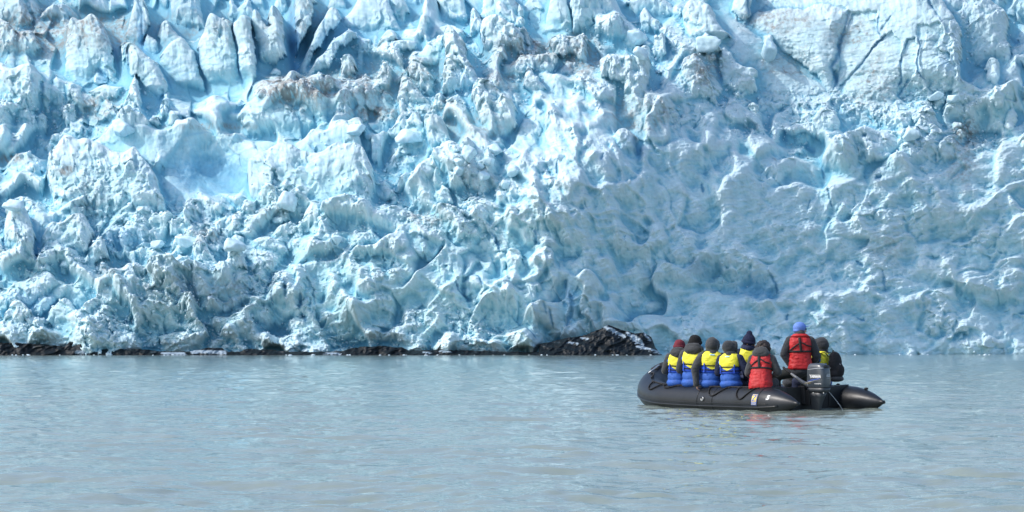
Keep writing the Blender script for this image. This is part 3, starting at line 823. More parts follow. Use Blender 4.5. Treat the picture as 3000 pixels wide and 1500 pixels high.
YY = 400.0 - D * PXM
XX = (U - 1500.0) / FOC * YY
ZZ = CAM_H - (Vv - HORIZON) / FOC * YY
# blocks stand up out of the slope: what juts forward also rises, so that it hides part of what lies behind it
D2 = .65 * blur(D, 2) + .35 * blur(D, 5)
DD = (D2 * (1 - M_SERAC) + blur(D, 6) * M_SERAC - blur(D, 30)) * PXM + .22 * (blur(D, 8) - blur(D, 75)) * PXM
DD = DD * (1 - .85 * sstep(900, 1040, Vv)) * (1 - .75 * M_WALL) * (1 - .45 * M_STREAK) * (1 - .5 * M_SERAC) * (1 - .4 * region([(1450, 120, 700, 190, 1)]))
ZZ = ZZ + 0.58 * DD
XX = XX - 0.12 * DD
PU = 1500 + XX / YY * FOC
PV = HORIZON - (ZZ - CAM_H) / YY * FOC

# --------------------------------------------------------- colour of the ice itself
print('relief done')
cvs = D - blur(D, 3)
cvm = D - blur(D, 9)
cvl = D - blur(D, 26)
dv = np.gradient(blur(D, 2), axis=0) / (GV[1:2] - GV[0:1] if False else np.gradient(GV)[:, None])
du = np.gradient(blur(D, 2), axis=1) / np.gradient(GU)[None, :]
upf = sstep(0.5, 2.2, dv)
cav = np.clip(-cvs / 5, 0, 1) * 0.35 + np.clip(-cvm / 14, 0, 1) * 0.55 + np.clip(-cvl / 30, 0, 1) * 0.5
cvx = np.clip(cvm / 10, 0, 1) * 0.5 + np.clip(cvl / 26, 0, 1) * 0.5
nz = fbm(U / 75, Vv / 60, 5, 201, .6)
STK = ma * (.5 * S1 + .5 * S2) + mb * (.5 * S3 + .5 * S4)
nz2 = fbm(U / 22, Vv / 20, 4, 211, .6)
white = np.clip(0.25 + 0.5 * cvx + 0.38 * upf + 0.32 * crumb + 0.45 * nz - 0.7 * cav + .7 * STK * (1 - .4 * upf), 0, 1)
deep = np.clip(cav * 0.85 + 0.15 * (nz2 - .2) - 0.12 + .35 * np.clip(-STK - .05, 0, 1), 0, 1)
cW = np.array([0.62, 0.77, 0.81], np.float32)
cM = np.array([0.385, 0.64, 0.705], np.float32)
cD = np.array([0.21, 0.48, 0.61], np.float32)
cC = np.array([0.11, 0.30, 0.46], np.float32)
cT = np.array([0.27, 0.255, 0.235], np.float32)
cBeige = np.array([0.62, 0.77, 0.80], np.float32)


def mixc(a, b, t):
    return a * (1 - t[..., None]) + b * t[..., None]


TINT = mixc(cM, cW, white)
stria = np.clip(sstep(.12, .5, lay) * (1 - crumb) * .5 + sstep(.15, .5, lay2) * M_SERAC * .5, 0, .5) * np.clip(.6 + nz, 0, 1)
TINT = mixc(TINT, np.array([.22, .52, .70], np.float32), stria)
TINT = mixc(TINT, cBeige, M_WALL * np.clip(.55 + .5 * nz, 0, 1))
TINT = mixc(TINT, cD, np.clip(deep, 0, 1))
# vivid blue in fresh hollows
fresh = region([(415, 105, 12, 50, 1), (628, 505, 120, 60, .5), (858, 120, 16, 90, .9), (1675, 880, 22, 60, .8), (300, 215, 14, 30, .6), (380, 340, 60, 24, .35), (2215, 850, 70, 34, .45), (1000, 120, 70, 60, .4),
                (700, 310, 80, 22, .4), (1360, 250, 40, 24, .6), (600, 560, 60, 30, .5), (350, 690, 80, 20, .5), (100, 880, 90, 20, .4), (1850, 440, 30, 30, .4), (2790, 200, 60, 24, .4), (480, 300, 24, 30, .5)])
TINT = mixc(TINT, np.array([0.25, 0.58, 0.86], np.float32), np.clip(fresh * (0.5 + .5 * nz), 0, .6))
TINT = mixc(TINT, cD, np.clip(CR2 * .35, 0, 1))
TINT = mixc(TINT, cC, np.clip(CRACK * 0.85, 0, 1))
# grey-brown grit on old surfaces and along the ridge
dirt_r = region([(865, 262, 105, 38, 1), (890, 300, 80, 30, .3), (1060, 250, 130, 60, .4), (1230, 215, 90, 60, .3), (1540, 150, 110, 40, .45), (1700, 160, 60, 60, .5), (1480, 230, 60, 30, .4), (110, 90, 190, 70, .5), (320, 90, 120, 50, .45), (280, 310, 60, 40, .45),
                 (640, 370, 130, 10, .4), (30, 465, 60, 14, .5), (195, 500, 20, 14, .7), (1880, 330, 90, 60, .35), (2060, 190, 50, 60, .45), (2280, 60, 120, 30, .4), (2300, 180, 90, 50, .25), (2560, 230, 60, 60, .3), (2830, 390, 40, 40, .6), (2820, 480, 40, 60, .35),
                 (2540, 280, 60, 30, .3), (250, 590, 60, 60, .22), (310, 790, 30, 60, .35), (600, 690, 60, 20, .4), (500, 850, 90, 60, .22), (660, 860, 80, 50, .3), (1250, 640, 60, 30, .4), (790, 620, 60, 20, .3), (1400, 520, 60, 50, .2), (1600, 580, 90, 60, .12), (1380, 370, 110, 40, .3), (2600, 720, 60, 60, .2),
                 (600, 90, 300, 50, .2), (1300, 320, 50, 30, .35), (1100, 330, 90, 22, .5), (0, 40, 60, 40, .4), (900, 40, 60, 60, .25), (2480, 100, 60, 50, .3)], PU, PV)
dn = fbm(U / 34, Vv / 22, 5, 221, .65)
dn2 = fbm(U / 9, Vv / 8, 3, 231, .6)
dirt = np.clip(dirt_r * (0.62 + 1.9 * dn + 1.7 * dn2 + 0.35 * upf), 0, .85)
veins = np.exp(-(fbm(U / 70, Vv / 42, 4, 241, .55) / 0.035) ** 2) * np.clip(0.12 + dirt_r * 1.2 + .25 * M_WALL, 0, .8) * (0.5 + dn)
dirt = np.clip(dirt + np.clip(veins, 0, .6) * (Vv < 560), 0, .85)
TINT = mixc(TINT, cT, dirt)
TINT *= (1 + 0.10 * nz2 + .05 * dn2)[..., None]
TINT = np.clip(TINT, 0.01, .93)

nu, nv = len(GU), len(GV)
ii = np.arange(nv * nu, dtype=np.int32).reshape(nv, nu)
F = np.stack([ii[:-1, :-1], ii[1:, :-1], ii[1:, 1:], ii[:-1, 1:]], -1).reshape(-1, 4)
ice_mat = tint_mat('glacier_ice', rough=0.55, nscale=0.45, nvary=0.10, bump=0.55, bdist=0.25, bscale=1.6, spec=0.15)
glacier = mesh_from_arrays('glacier', np.stack([XX, YY, ZZ], -1).reshape(-1, 3), F, ice_mat, colour=TINT.reshape(-1, 3))
tag(glacier, kind='structure')
print('glacier built', nu * nv)



def ice_at(u, v):
    """Distance of the nearest ice surface seen at (u, v)."""
    s = box(u - 90, v - 130, u + 90, v + 130)
    q = (PU[s] - u) ** 2 + (PV[s] - v) ** 2
    m = q < max(9.0, float(q.min()) * 1.5)
    return float(YY[s][m].min())

# ================================================================== ROCK AT THE FOOT OF THE ICE
rock_mat = tint_mat('wet_rock', rough=0.5, nscale=1.3, nvary=0.2, bump=0.5, bdist=0.15, bscale=0.9, spec=0.25)


def rock_sheet(name, u0, u1, prof, Y0, back, seed, nu_, nv_, snow_lines=(), snow=0.5, overlap=1.6):
    us = np.linspace(u0, u1, nu_, dtype=np.float32)
    ts = np.linspace(-0.25, 1.25, nv_, dtype=np.float32)
    UU, TT = np.meshgrid(us, ts)
    top = np.interp(us, [p[0] for p in prof], [p[1] for p in prof]).astype(np.float32)
    top = top + 2.5 * perlin(us / 30, us * 0 + seed, seed) + 1.2 * perlin(us / 9, us * 0 + seed, seed + 1)
    top = np.minimum(top, 1039)
    Tc = np.clip(TT, -0.25, 1)
    VV = 1041 - Tc * (1041 - top)[None, :]
    y = Y0 + back * np.clip(TT, -.3, 1) ** 1 + np.clip(TT - 1, 0, 1) * overlap * 8
    y = y - 0.9 * fbm(UU / 60, VV / 30 + UU / 90, 3, seed + 5, .5, True) - 0.22 * fbm(UU / 16, VV / 10 + UU / 30, 3, seed + 9)
    X, Z = (UU - 1500) / FOC * y, CAM_H - (VV - HORIZON) / FOC * y
    n1 = fbm(UU / 30 + 0.02 * VV, VV / 9, 4, seed + 20, .6)
    n2 = fbm(UU / 8, VV / 4, 3, seed + 30, .6)
    c = np.array([0.005, 0.010, 0.014], np.float32)[None, None] * (1 + 0.8 * n1 + .5 * n2)[..., None]
    sn = np.zeros(UU.shape, np.float32)
    for line, w in snow_lines:
        d, _, al = line_dist(UU + 9 * n1, VV + 6 * n2, line)
        sn = np.maximum(sn, 1 - sstep(0.4 * w, w, d + 5 * n2))
    sn = np.maximum(sn, snow * sstep(.28, .45, n1 + .35 * n2) * sstep(.35, .9, TT))
    c = c * (1 - sn[..., None]) + np.array([0.30, 0.38, 0.45], np.float32) * sn[..., None]
    k = np.arange(nu_ * nv_, dtype=np.int32).reshape(nv_, nu_)
    Fc = np.stack([k[:-1, :-1], k[:-1, 1:], k[1:, 1:], k[1:, :-1]], -1).reshape(-1, 4)
    return mesh_from_arrays(name, np.stack([X, y, Z], -1).reshape(-1, 3), Fc, rock_mat, colour=np.clip(c, .004, .9).reshape(-1, 3))


shore = rock_sheet('rocky_shore', -700, 1640, [(-700, 1006), (0, 1003), (60, 1005), (120, 1008), (150, 1012), (190, 1014), (205, 1002), (240, 998), (252, 1011), (300, 1024), (400, 1021), (470, 1029), (560, 1029), (610, 1018), (650, 1020), (668, 1031),
                                              (700, 1030), (722, 1022), (790, 1024), (850, 1030), (950, 1031), (1000, 1027), (1040, 1018), (1110, 1013), (1180, 1018), (1200, 1028), (1290, 1024), (1400, 1027), (1500, 1030), (1560, 1032), (1640, 1034)],
                   396.5, 1.5, 301, 900, 26, snow_lines=[([(228, 1033), (262, 1030)], 8), ([(474, 1036), (540, 1036)], 6), ([(560, 1030), (660, 1032)], 7), ([(955, 1035), (995, 1036)], 4), ([(1240, 1032), (1262, 1033)], 3), ([(1290, 1029), (1318, 1030)], 4)], snow=.25)
tag(shore, kind='structure')
outcrop = rock_sheet('rock_outcrop', 1576, 1940, [(1576, 1036), (1582, 1006), (1605, 1003), (1661, 990), (1700, 985), (1727, 976), (1764, 960), (1782, 953), (1810, 961), (1822, 966), (1862, 977), (1885, 973), (1908, 989), (1920, 1017), (1936, 1037)],
                     395.5, 3.5, 331, 300, 60, snow_lines=[([(1772, 957), (1800, 972), (1830, 985)], 6), ([(1855, 985), (1875, 1000), (1880, 1010)], 8), ([(1868, 1015), (1900, 1022), (1930, 1032)], 4), ([(1665, 1003), (1690, 1006)], 3), ([(1700, 990), (1722, 992)], 3),
                                                           ([(1838, 975), (1856, 992), (1866, 1004)], 5), ([(1788, 962), (1812, 976)], 4), ([(1890, 978), (1902, 995)], 4)], snow=.1)
tag(outcrop, 'dark wet rock outcrop streaked with snow at the foot of the ice', 'rock')

# ================================================================== LOOSE ICE
def ico(sub):
    bm = bmesh.new()
    bmesh.ops.create_icosphere(bm, subdivisions=sub, radius=1.0)
    V = np.array([v.co[:] for v in bm.verts], np.float32)
    Fc = np.array([[v.index for v in f.verts] for f in bm.faces], np.int32)
    bm.free()
    return V, Fc


def block_shape(V, rs, nplanes=11, p=14.0):
    """Rounded many-sided block: a sphere cut by random planes with softened edges."""
    n = rs.normal(size=(nplanes, 3))
    n /= np.linalg.norm(n, axis=1, keepdims=True)
    d = rs.uniform(.55, .95, nplanes)
    q = np.maximum(V @ n.T, 0) / d
    r = (np.sum(q ** p, 1) + 0.35 ** p) ** (-1 / p)
    r = np.minimum(r, 1.25)
    return V * r[:, None] * rs.uniform(.7, 1.15, 3)


def rot_rand(rs):
    a = rs.normal(size=4)
    a /= np.linalg.norm(a)
    w, x, y, z = a
    return np.array([[1 - 2 * (y * y + z * z), 2 * (x * y - z * w), 2 * (x * z + y * w)], [2 * (x * y + z * w), 1 - 2 * (x * x + z * z), 2 * (y * z - x * w)], [2 * (x * z - y * w), 2 * (y * z + x * w), 1 - 2 * (x * x + y * y)]])


rs = np.random.default_rng(5)
V1, F1 = ico(2)
protos = [block_shape(V1, rs) for _ in range(14)]
prob = (crumb ** 1.5 * ((U > -80) & (U < 3080) & (Vv < 1020) & (Vv > -30)) + 0.02 * (general > .6)) * np.gradient(GU)[None, :] * np.gradient(GV)[:, None]
prob = prob.ravel().astype(np.float64)
cdf = np.cumsum(prob)
NR = 7500
pick = np.searchsorted(cdf, rs.uniform(0, cdf[-1], NR))
VS, FS, CS, off = [], [], [], 0
for q in pick:
    i, j = divmod(int(q), nu)
    s = 0.10 + 0.55 * rs.beta(1.0, 5.5)
    c0 = np.array([XX[i, j], YY[i, j] - 0.25 * s, ZZ[i, j]])
    V = protos[rs.integers(14)] @ rot_rand(rs).T * s + c0
    VS.append(V)
    FS.append(F1 + off)
    off += len(V)
    t = np.clip(TINT[i, j] * .45 + np.array([.66, .80, .86]) * .55 * rs.uniform(.85, 1.12), 0, .93)
    CS.append(np.tile(t, (len(V), 1)))
for _ in range(70):                                                   # brash ice drifting off the rocks
    u = rs.uniform(-50, 3050)
    y0 = rs.uniform(380, 394) if u < 1950 else rs.uniform(392, 404)
    s = rs.uniform(.05, .22)
    V = protos[rs.integers(14)] @ rot_rand(rs).T * s * np.array([1.6, 1.2, .7]) + np.array([(u - 1500) / FOC * y0, y0, .03])
    VS.append(V)
    FS.append(F1 + off)
    off += len(V)
    CS.append(np.tile(np.array([.62, .74, .8]), (len(V), 1)))
rubble_mat = tint_mat('broken_ice', rough=0.55, nscale=2.0, nvary=0.08, bump=0.4, bdist=0.06, bscale=5.0, spec=0.35)
rubble = mesh_from_arrays('ice_rubble', np.concatenate(VS), np.concatenate(FS), rubble_mat, smooth=True, colour=np.concatenate(CS))
tag(rubble, kind='stuff')

V3, F3 = ico(4)


def ice_block(u, v, w, h, label, group=None, seed=0, tint=(.60, .80, .88)):
    """One detached block of ice lying on the slope: w, h its size in frame units there."""
    r = np.random.default_rng(int(u * 3 + v) + seed)
    y0 = ice_at(u, min(v + h * .35, 1030))
    m = y0 / FOC
    S = block_shape(V3, r, 12, 16.0)
    S = S / (S.max(0) - S.min(0)) * np.array([w * m, 0.5 * (w + h) * m, h * m]) 
    n = perlin(S[:, 0] * 1.5 + 7 * seed, S[:, 2] * 1.5 + S[:, 1], 7) * .08 + perlin(S[:, 0] * 5, S[:, 2] * 5 + S[:, 1] * 4, 9) * .025
    S = S * (1 + n[:, None] * .9)
    c = np.array(tint) * (1 + .12 * perlin(S[:, 0] * 2, S[:, 2] * 2 + S[:, 1], 12))[:, None]
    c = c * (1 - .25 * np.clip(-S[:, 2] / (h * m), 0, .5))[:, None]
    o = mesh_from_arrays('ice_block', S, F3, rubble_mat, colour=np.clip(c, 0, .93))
    o.location = tuple(world_at(u, v, y0 - 0.12 * (w + h) * m))
    tag(o, label, 'ice block', group)
    return o


mid = 'pale rounded ice block in the small sunlit cluster halfway up the middle slope'
for i, (u, v, w, h) in enumerate([(1345, 496, 34, 34), (1342, 472, 28, 24), (1373, 447, 46, 50), (1433, 475, 32, 28), (1452, 440, 44, 36), (1498, 503, 38, 38), (1414, 517, 34, 30), (1406, 488, 26, 20), (1480, 540, 30, 28)]):
    ice_block(u, v, w, h, mid, 'ice blocks in the middle cluster', i)
for (u, v, w, h, lab) in [(1868, 112, 60, 44, 'white angular ice block lying on the crest below the pointed ice pyramid'),
                          (1882, 158, 46, 42, 'small white ice block just under the larger angular block on the crest'),
                          (1205, 402, 84, 46, 'wide bright slab of ice leaning at the foot of the broken slab cluster'),
                          (1045, 376, 58, 34, 'low pale ice block resting on the left edge of the middle slope'),
                          (2070, 134, 74, 50, 'white blocky ice lump left of the tall cracked ice wall'),
                          (2252, 138, 44, 72, 'narrow upright ice post in front of the cracked ice wall'),
                          (688, 718, 66, 40, 'smooth blue ice boulder overhanging the rubble at lower left'),
                          (835, 588, 60, 62, 'tall smooth ice boulder at the right end of the left rubble ridge'),
                          (545, 706, 72, 36, 'rounded pale ice boulder in the middle of the left rubble slope'),
                          (45, 606, 66, 36, 'flat topped ice lump at the far left above the cracked block'),
                          (2740, 284, 46, 28, 'pale blue ice slab capping the sunlit rubble mound at right'),
                          (2792, 288, 44, 26, 'right hand cap slab of ice on the sunlit rubble mound'),
                          (2672, 394, 50, 44, 'pale ice block on the left flank of the sunlit rubble mound'),
                          (360, 376, 74, 54, 'large smooth pale boulder of ice above the wide blue hollow'),
                          (985, 700, 34, 32, 'small round ice ball alone on the smooth ice left of centre'),
                          (462, 716, 40, 26, 'small round ice lump on the crest of the left rubble slope'),
                          (192, 776, 28, 22, 'small white ice lump above the smooth blue bulge at left')]:
    ice_block(u, v, w, h, lab)

# ================================================================== WATER
def water_surface():
    yr = [1.0]
    while yr[-1] < 520:
        yy = yr[-1]
        yr.append(yy + max(0.02, min(0.0016 * yy ** 1.25, 4.0)))
    yr = np.array(yr, np.float32)
    tx = np.unique(np.concatenate([np.linspace(-1.6, -.27, 70), np.linspace(-.27, .27, 760), np.linspace(.27, 1.6, 70)])).astype(np.float32)
    TX, Y = np.meshgrid(tx, yr)
    X = TX * np.maximum(Y, 6.0)
    dY = np.gradient(yr)[:, None]
    Z = np.zeros_like(X)
    r = np.random.default_rng(3)
    wx = 0.35 * perlin(X / 1.7, Y / 1.7, 701)
    wy = 0.35 * perlin(X / 1.7, Y / 1.7, 702)
    gust = 0.75 + 0.7 * fbm(X / 9, Y / 14, 3, 711)
    for lam, amp, n in [(3.4, .013, 4), (1.7, .014, 6), (0.9, .0125, 8), (0.48, .0078, 9), (0.26, .0034, 8), (0.15, .0014, 6)]:
        fade = np.clip(lam / (3.0 * dY), 0, 1) ** 2
        for _ in range(n):
            a = math.radians(78) + r.normal(0, .55)                 # wind from the photographer towards the ice
            k = 2 * math.pi / (lam * r.uniform(.75, 1.35))
            ph = k * ((X + wx * lam * .6) * math.cos(a) + (Y + wy * lam * .6) * math.sin(a)) + r.uniform(0, 6.28)
            s = np.sin(ph)
            Z += amp / math.sqrt(n) * 1.25 * fade * (s + 0.25 * np.cos(2 * ph)) * (gust if lam < 1 else 1)
    Z = Z - 0.0
    n, m = len(yr), len(tx)
    k = np.arange(n * m, dtype=np.int32).reshape(n, m)
    Fw = np.stack([k[:-1, :-1], k[:-1, 1:], k[1:, 1:], k[1:, :-1]], -1).reshape(-1, 4)
    return np.stack([X, Y, Z], -1).reshape(-1, 3), Fw


wm, wnt, wb = mat_new('lake_water')
geo = N(wnt, 'ShaderNodeNewGeometry')
mp = N(wnt, 'ShaderNodeMapping')
mp.inputs['Scale'].default_value = (0.55, 1.0, 1.0)
wnt.links.new(geo.outputs['Position'], mp.inputs['Vector'])
silt = N(wnt, 'ShaderNodeTexNoise')
silt.inputs['Scale'].default_value = 0.12
silt.inputs['Detail'].default_value = 6
wnt.links.new(mp.outputs['Vector'], silt.inputs['Vector'])
wr = N(wnt, 'ShaderNodeValToRGB')
wr.color_ramp.elements[0].position, wr.color_ramp.elements[1].position = .3, .7
wr.color_ramp.elements[0].color = (0.222, 0.268, 0.228, 1)
wr.color_ramp.elements[1].color = (0.262, 0.306, 0.258, 1)
wnt.links.new(silt.outputs['Fac'], wr.inputs['Fac'])
wnt.links.new(wr.outputs['Color'], wb.inputs['Base Color'])
wb.inputs['Roughness'].default_value = 0.045
wb.inputs['IOR'].default_value = 1.33
prev = None
for sc_, det, dist, strg in ((2.4, 5, .05, .6), (8.0, 5, .015, .5)):
    nn = N(wnt, 'ShaderNodeTexNoise')
    nn.inputs['Scale'].default_value = sc_
    nn.inputs['Detail'].default_value = det
    nn.inputs['Roughness'].default_value = .55
    nn.inputs['Distortion'].default_value = .4
    wnt.links.new(mp.outputs['Vector'], nn.inputs['Vector'])
    bp = N(wnt, 'ShaderNodeBump')
    bp.inputs['Strength'].default_value = strg
    bp.inputs['Distance'].default_value = dist
    wnt.links.new(nn.outputs['Fac'], bp.inputs['Height'])
    if prev is not None:
        wnt.links.new(prev.outputs['Normal'], bp.inputs['Normal'])
    prev = bp
wnt.links.new(prev.outputs['Normal'], wb.inputs['Normal'])
Vw, Fw = water_surface()
water = mesh_from_arrays('water', Vw, Fw, wm)
tag(water, kind='structure')
print('water', len(Vw))

# ================================================================== BOAT
B_ANG = math.radians(125)                 # the bow points left and away
B_ORG = Vector((5.20, 42.7, 0.0))         # middle of the transom at the waterline
HALF = 1.0                                # half the distance between the tube centre lines
TR = 0.275                                # tube radius


def boat_to_world(x, y, z=0.0):
    c, s = math.cos(B_ANG), math.sin(B_ANG)
    return Vector((B_ORG.x + x * c - y * s, B_ORG.y + x * s + y * c, z))


rubber = simple_mat('black_rubber', (0.010, 0.013, 0.017), rough=0.38, vary=0.5, scale=2.2, bump=0.2, bscale=14, spec=0.42)
rubber_wet = simple_mat('wet_black_rubber', (0.012, 0.014, 0.015), rough=0.28, vary=0.4, scale=5.0, bump=0.15, bscale=25)
strap_mat = simple_mat('black_webbing', (0.012, 0.012, 0.013), rough=0.8, vary=0.2, scale=40)
rope_black = simple_mat('black_rope', (0.010, 0.010, 0.011), rough=0.85, vary=0.3, scale=60)
rope_red = simple_mat('red_rope', (0.50, 0.09, 0.05), rough=0.8, vary=0.6, scale=45)
wood_dark = simple_mat('black_panel', (0.010, 0.011, 0.012), rough=0.5, vary=0.3, scale=8)
steel = simple_mat('bright_steel', (0.62, 0.62, 0.60), rough=0.3, vary=0.1, scale=20, metal=0.9)
white_paint = simple_mat('white_print', (0.80, 0.80, 0.78), rough=0.6, vary=0.05, scale=30)
yellow_print = simple_mat('yellow_print', (0.80, 0.58, 0.10), rough=0.6, vary=0.08, scale=30)
blue_print = simple_mat('blue_print', (0.06, 0.12, 0.42), rough=0.6, vary=0.08, scale=30)
cream_print = simple_mat('cream_print', (0.70, 0.66, 0.50), rough=0.6, vary=0.06, scale=30)


def sweep(path, radii, seg=16, caps=True, squash=None):
    """Tube along a path (list of points), a radius per point. Returns V, F (quads; caps collapse to fans of quads)."""
    P = np.array([list(p) for p in path], float)
    n = len(P)
    radii = np.broadcast_to(np.asarray(radii, float), (n,))
    T = np.gradient(P, axis=0)
    T /= np.linalg.norm(T, axis=1, keepdims=True) + 1e-12
    up = np.array([0, 0, 1.0])
    V = []
    Nn = None
    for i in range(n):
        if Nn is None:
            a = up if abs(T[i] @ up) < .95 else np.array([1.0, 0, 0])
            Nn = a - T[i] * (a @ T[i])
        else:
            Nn = Nn - T[i] * (Nn @ T[i])
        Nn = Nn / np.linalg.norm(Nn)
        Bn = np.cross(T[i], Nn)
        for k in range(seg):
            t = 2 * math.pi * k / seg
            V.append(P[i] + radii[i] * (math.cos(t) * Nn + math.sin(t) * Bn) if squash is None else P[i] + radii[i] * (math.cos(t) * Nn * squash[0] + math.sin(t) * Bn * squash[1]))
    F = []
    for i in range(n - 1):
        for k in range(seg):
            F.append((i * seg + k, i * seg + (k + 1) % seg, (i + 1) * seg + (k + 1) % seg, (i + 1) * seg + k))
    if caps:
        a, b = len(V), len(V) + 1
        V += [P[0], P[-1]]
        for k in range(seg):
            F.append((a, (k + 1) % seg, k, k))
            F.append((b, (n - 1) * seg + k, (n - 1) * seg + (k + 1) % seg, (n - 1) * seg + (k + 1) % seg))
    return np.array(V), F


def put(name, parts, mat, parent=None, smooth=True, bevel=0.0):
    """One mesh object from a list of (V, F)."""
    me = bpy.data.meshes.new(name)
    vs_, fs_, o_ = [], [], 0
    for V, Fq in parts:
        vs_ += [tuple(map(float, v)) for v in V]
        for f in Fq:
            g = []
            for i in f:
                j = int(i) + o_
                if j not in g:
                    g.append(j)
            if len(g) > 2:
                fs_.append(g)
        o_ += len(V)
    me.from_pydata(vs_, [], fs_)
    me.update()
    if smooth:
        me.polygons.foreach_set('use_smooth', np.ones(len(me.polygons), dtype=bool))
    for m in (mat if isinstance(mat, (list, tuple)) else [mat]):
        me.materials.append(m)
    bm = bmesh.new()
    bm.from_mesh(me)
    bmesh.ops.recalc_face_normals(bm, faces=bm.faces)
    bm.to_mesh(me)
    bm.free()
    o = link(bpy.data.objects.new(name, me), parent)
    if bevel:
        b = o.modifiers.new('bevel', 'BEVEL')
        b.width, b.segments = bevel, 2
        b.limit_method = 'ANGLE'
    return o


def boxm(x0, x1, y0, y1, z0, z1):
    V = np.array([(x, y, z) for x in (x0, x1) for y in (y0, y1) for z in (z0, z1)], float)
    return V, [(0, 1, 3, 2), (4, 6, 7, 5), (0, 4, 5, 1), (2, 3, 7, 6), (0, 2, 6, 4), (1, 5, 7, 3)]


def smooth_path(pts, n=24):
    """Catmull-Rom through the points."""
    P = [np.array(p, float) for p in pts]
    P = [2 * P[0] - P[1]] + P + [2 * P[-1] - P[-2]]
    out = []
    for i in range(1, len(P) - 2):
        for t in np.linspace(0, 1, n, endpoint=False):
            a, b, c, d = P[i - 1], P[i], P[i + 1], P[i + 2]
            out.append(0.5 * ((2 * b) + (-a + c) * t + (2 * a - 5 * b + 4 * c - d) * t * t + (-a + 3 * b - 3 * c + d) * t ** 3))
    out.append(P[-2])
    return np.array(out)


boat = empty('inflatable_boat', B_ORG, B_ANG)
tag(boat, 'black inflatable boat with pointed stern tubes carrying nine passengers', 'boat')


# centre line of the tube, port stern round the bow to starboard stern
def tube_centre(s):
    """s in 0..1 over the port half: stern tip to the bow."""
    pts = []
    return pts


half = []
for x in np.linspace(-0.92, 0.0, 22):
    half.append((x, HALF, 0.135))
for x in np.linspace(0.08, 2.45, 34):
    half.append((x, HALF, 0.135 + 0.012 * max(0, x - 1.2) ** 2))
z0b = 0.135 + 0.012 * 1.25 ** 2
for t in np.linspace(0.04, 1, 34):
    a = t * math.pi / 2
    half.append((2.45 + 1.40 * math.sin(a) ** 1.0, HALF * math.cos(a) ** 0.86, z0b + 0.36 * t ** 1.7 + .03 * t))
half = np.array(half)
full = np.concatenate([half, half[-2::-1] * np.array([1, -1, 1])])
rad = []
for p in full:
    x = p[0]
    if x < 0.0 and abs(p[1]) > .9:
        q = (x + 0.92) / 0.92
        rad.append(max(0.03, TR * math.sin(q * math.pi / 2) ** 0.80))
    else:
        rad.append(TR)
rad = np.array(rad)
hull = put('buoyancy_tube', [sweep(full, rad, 40)], rubber, boat)

# frames along the tube to lay things on its skin
arc = np.concatenate([[0], np.cumsum(np.linalg.norm(np.diff(full, axis=0), axis=1))])
Tn = np.gradient(full, axis=0)
Tn /= np.linalg.norm(Tn, axis=1, keepdims=True)


def on_tube(s, ang, lift=0.0):
    """Point on the tube skin: s metres from the port stern tip, ang degrees up from outward."""
    c = np.array([np.interp(s, arc, full[:, k]) for k in range(3)])
    t = np.array([np.interp(s, arc, Tn[:, k]) for k in range(3)])
    t /= np.linalg.norm(t)
    r = np.interp(s, arc, rad) + lift
    out = np.cross(t, np.array([0, 0, 1.0]))
    out = -out / np.linalg.norm(out)
    upv = np.cross(t, out)
    if upv[2] < 0:
        upv = -upv
    a = math.radians(ang)
    return c + r * (math.cos(a) * out + math.sin(a) * upv)


SL = arc[-1]
# rubbing strake low on the outer side, a thinner line above it, and the lacing strip near the top
put('rubbing_strake', [sweep([on_tube(s, -16, 0.004) for s in np.linspace(.35, SL - .35, 130)], 0.017, 8)], rubber_wet, boat)
put('seam_line', [sweep([on_tube(s, -4, 0.001) for s in np.linspace(.55, SL - .55, 130)], 0.006, 6)], rubber_wet, boat)
put('lacing_strip', [sweep([on_tube(s, 72, 0.006) for s in np.linspace(.95, 4.1, 70)], 0.014, 8)], strap_mat, boat)
put('lacing_strip', [sweep([on_tube(s, 72, 0.006) for s in np.linspace(SL - 4.2, SL - 1.0, 70)], 0.014, 8)], strap_mat, boat)
# reinforcing bands round the tube
for s in (0.78, 2.0, 2.42, SL - 0.93):
    put('tube_band', [sweep([on_tube(s, a, 0.0035) for a in range(-60, 170, 6)], 0.012, 6, squash=(.25, 1))], rubber, boat)
# grab ropes hanging in loops
def rope_loop(s0, s1, drop, parent=boat):
    pts = []
    for t in np.linspace(0, 1, 24):
        k = 4 * t * (1 - t)
        pts.append(on_tube(s0 + (s1 - s0) * (t + .10 * k * (0.5 - t) - .12 * k), 70 - drop * k ** .8, 0.013))
    put('grab_rope', [sweep(pts, 0.0115, 8)], rope_black, parent)


for s0, s1, dr in ((1.42, .96, 58), (2.20, 1.72, 48), (3.55, 3.15, 22), (3.98, 3.62, 40)):
    rope_loop(s0, s1, dr)
for s0, s1, dr in ((SL - 1.3, SL - 1.8, 40), (SL - 2.2, SL - 2.7, 40)):
    rope_loop(s0, s1, dr)
for s in (.96, 1.42, 1.72, 2.20, 3.15, 3.55, 3.62, 3.98):
    put('rope_patch', [sweep([on_tube(s - .05, 70, .001), on_tube(s + .05, 70, .001)], 0.035, 10, squash=(.35, 1))], strap_mat, boat)
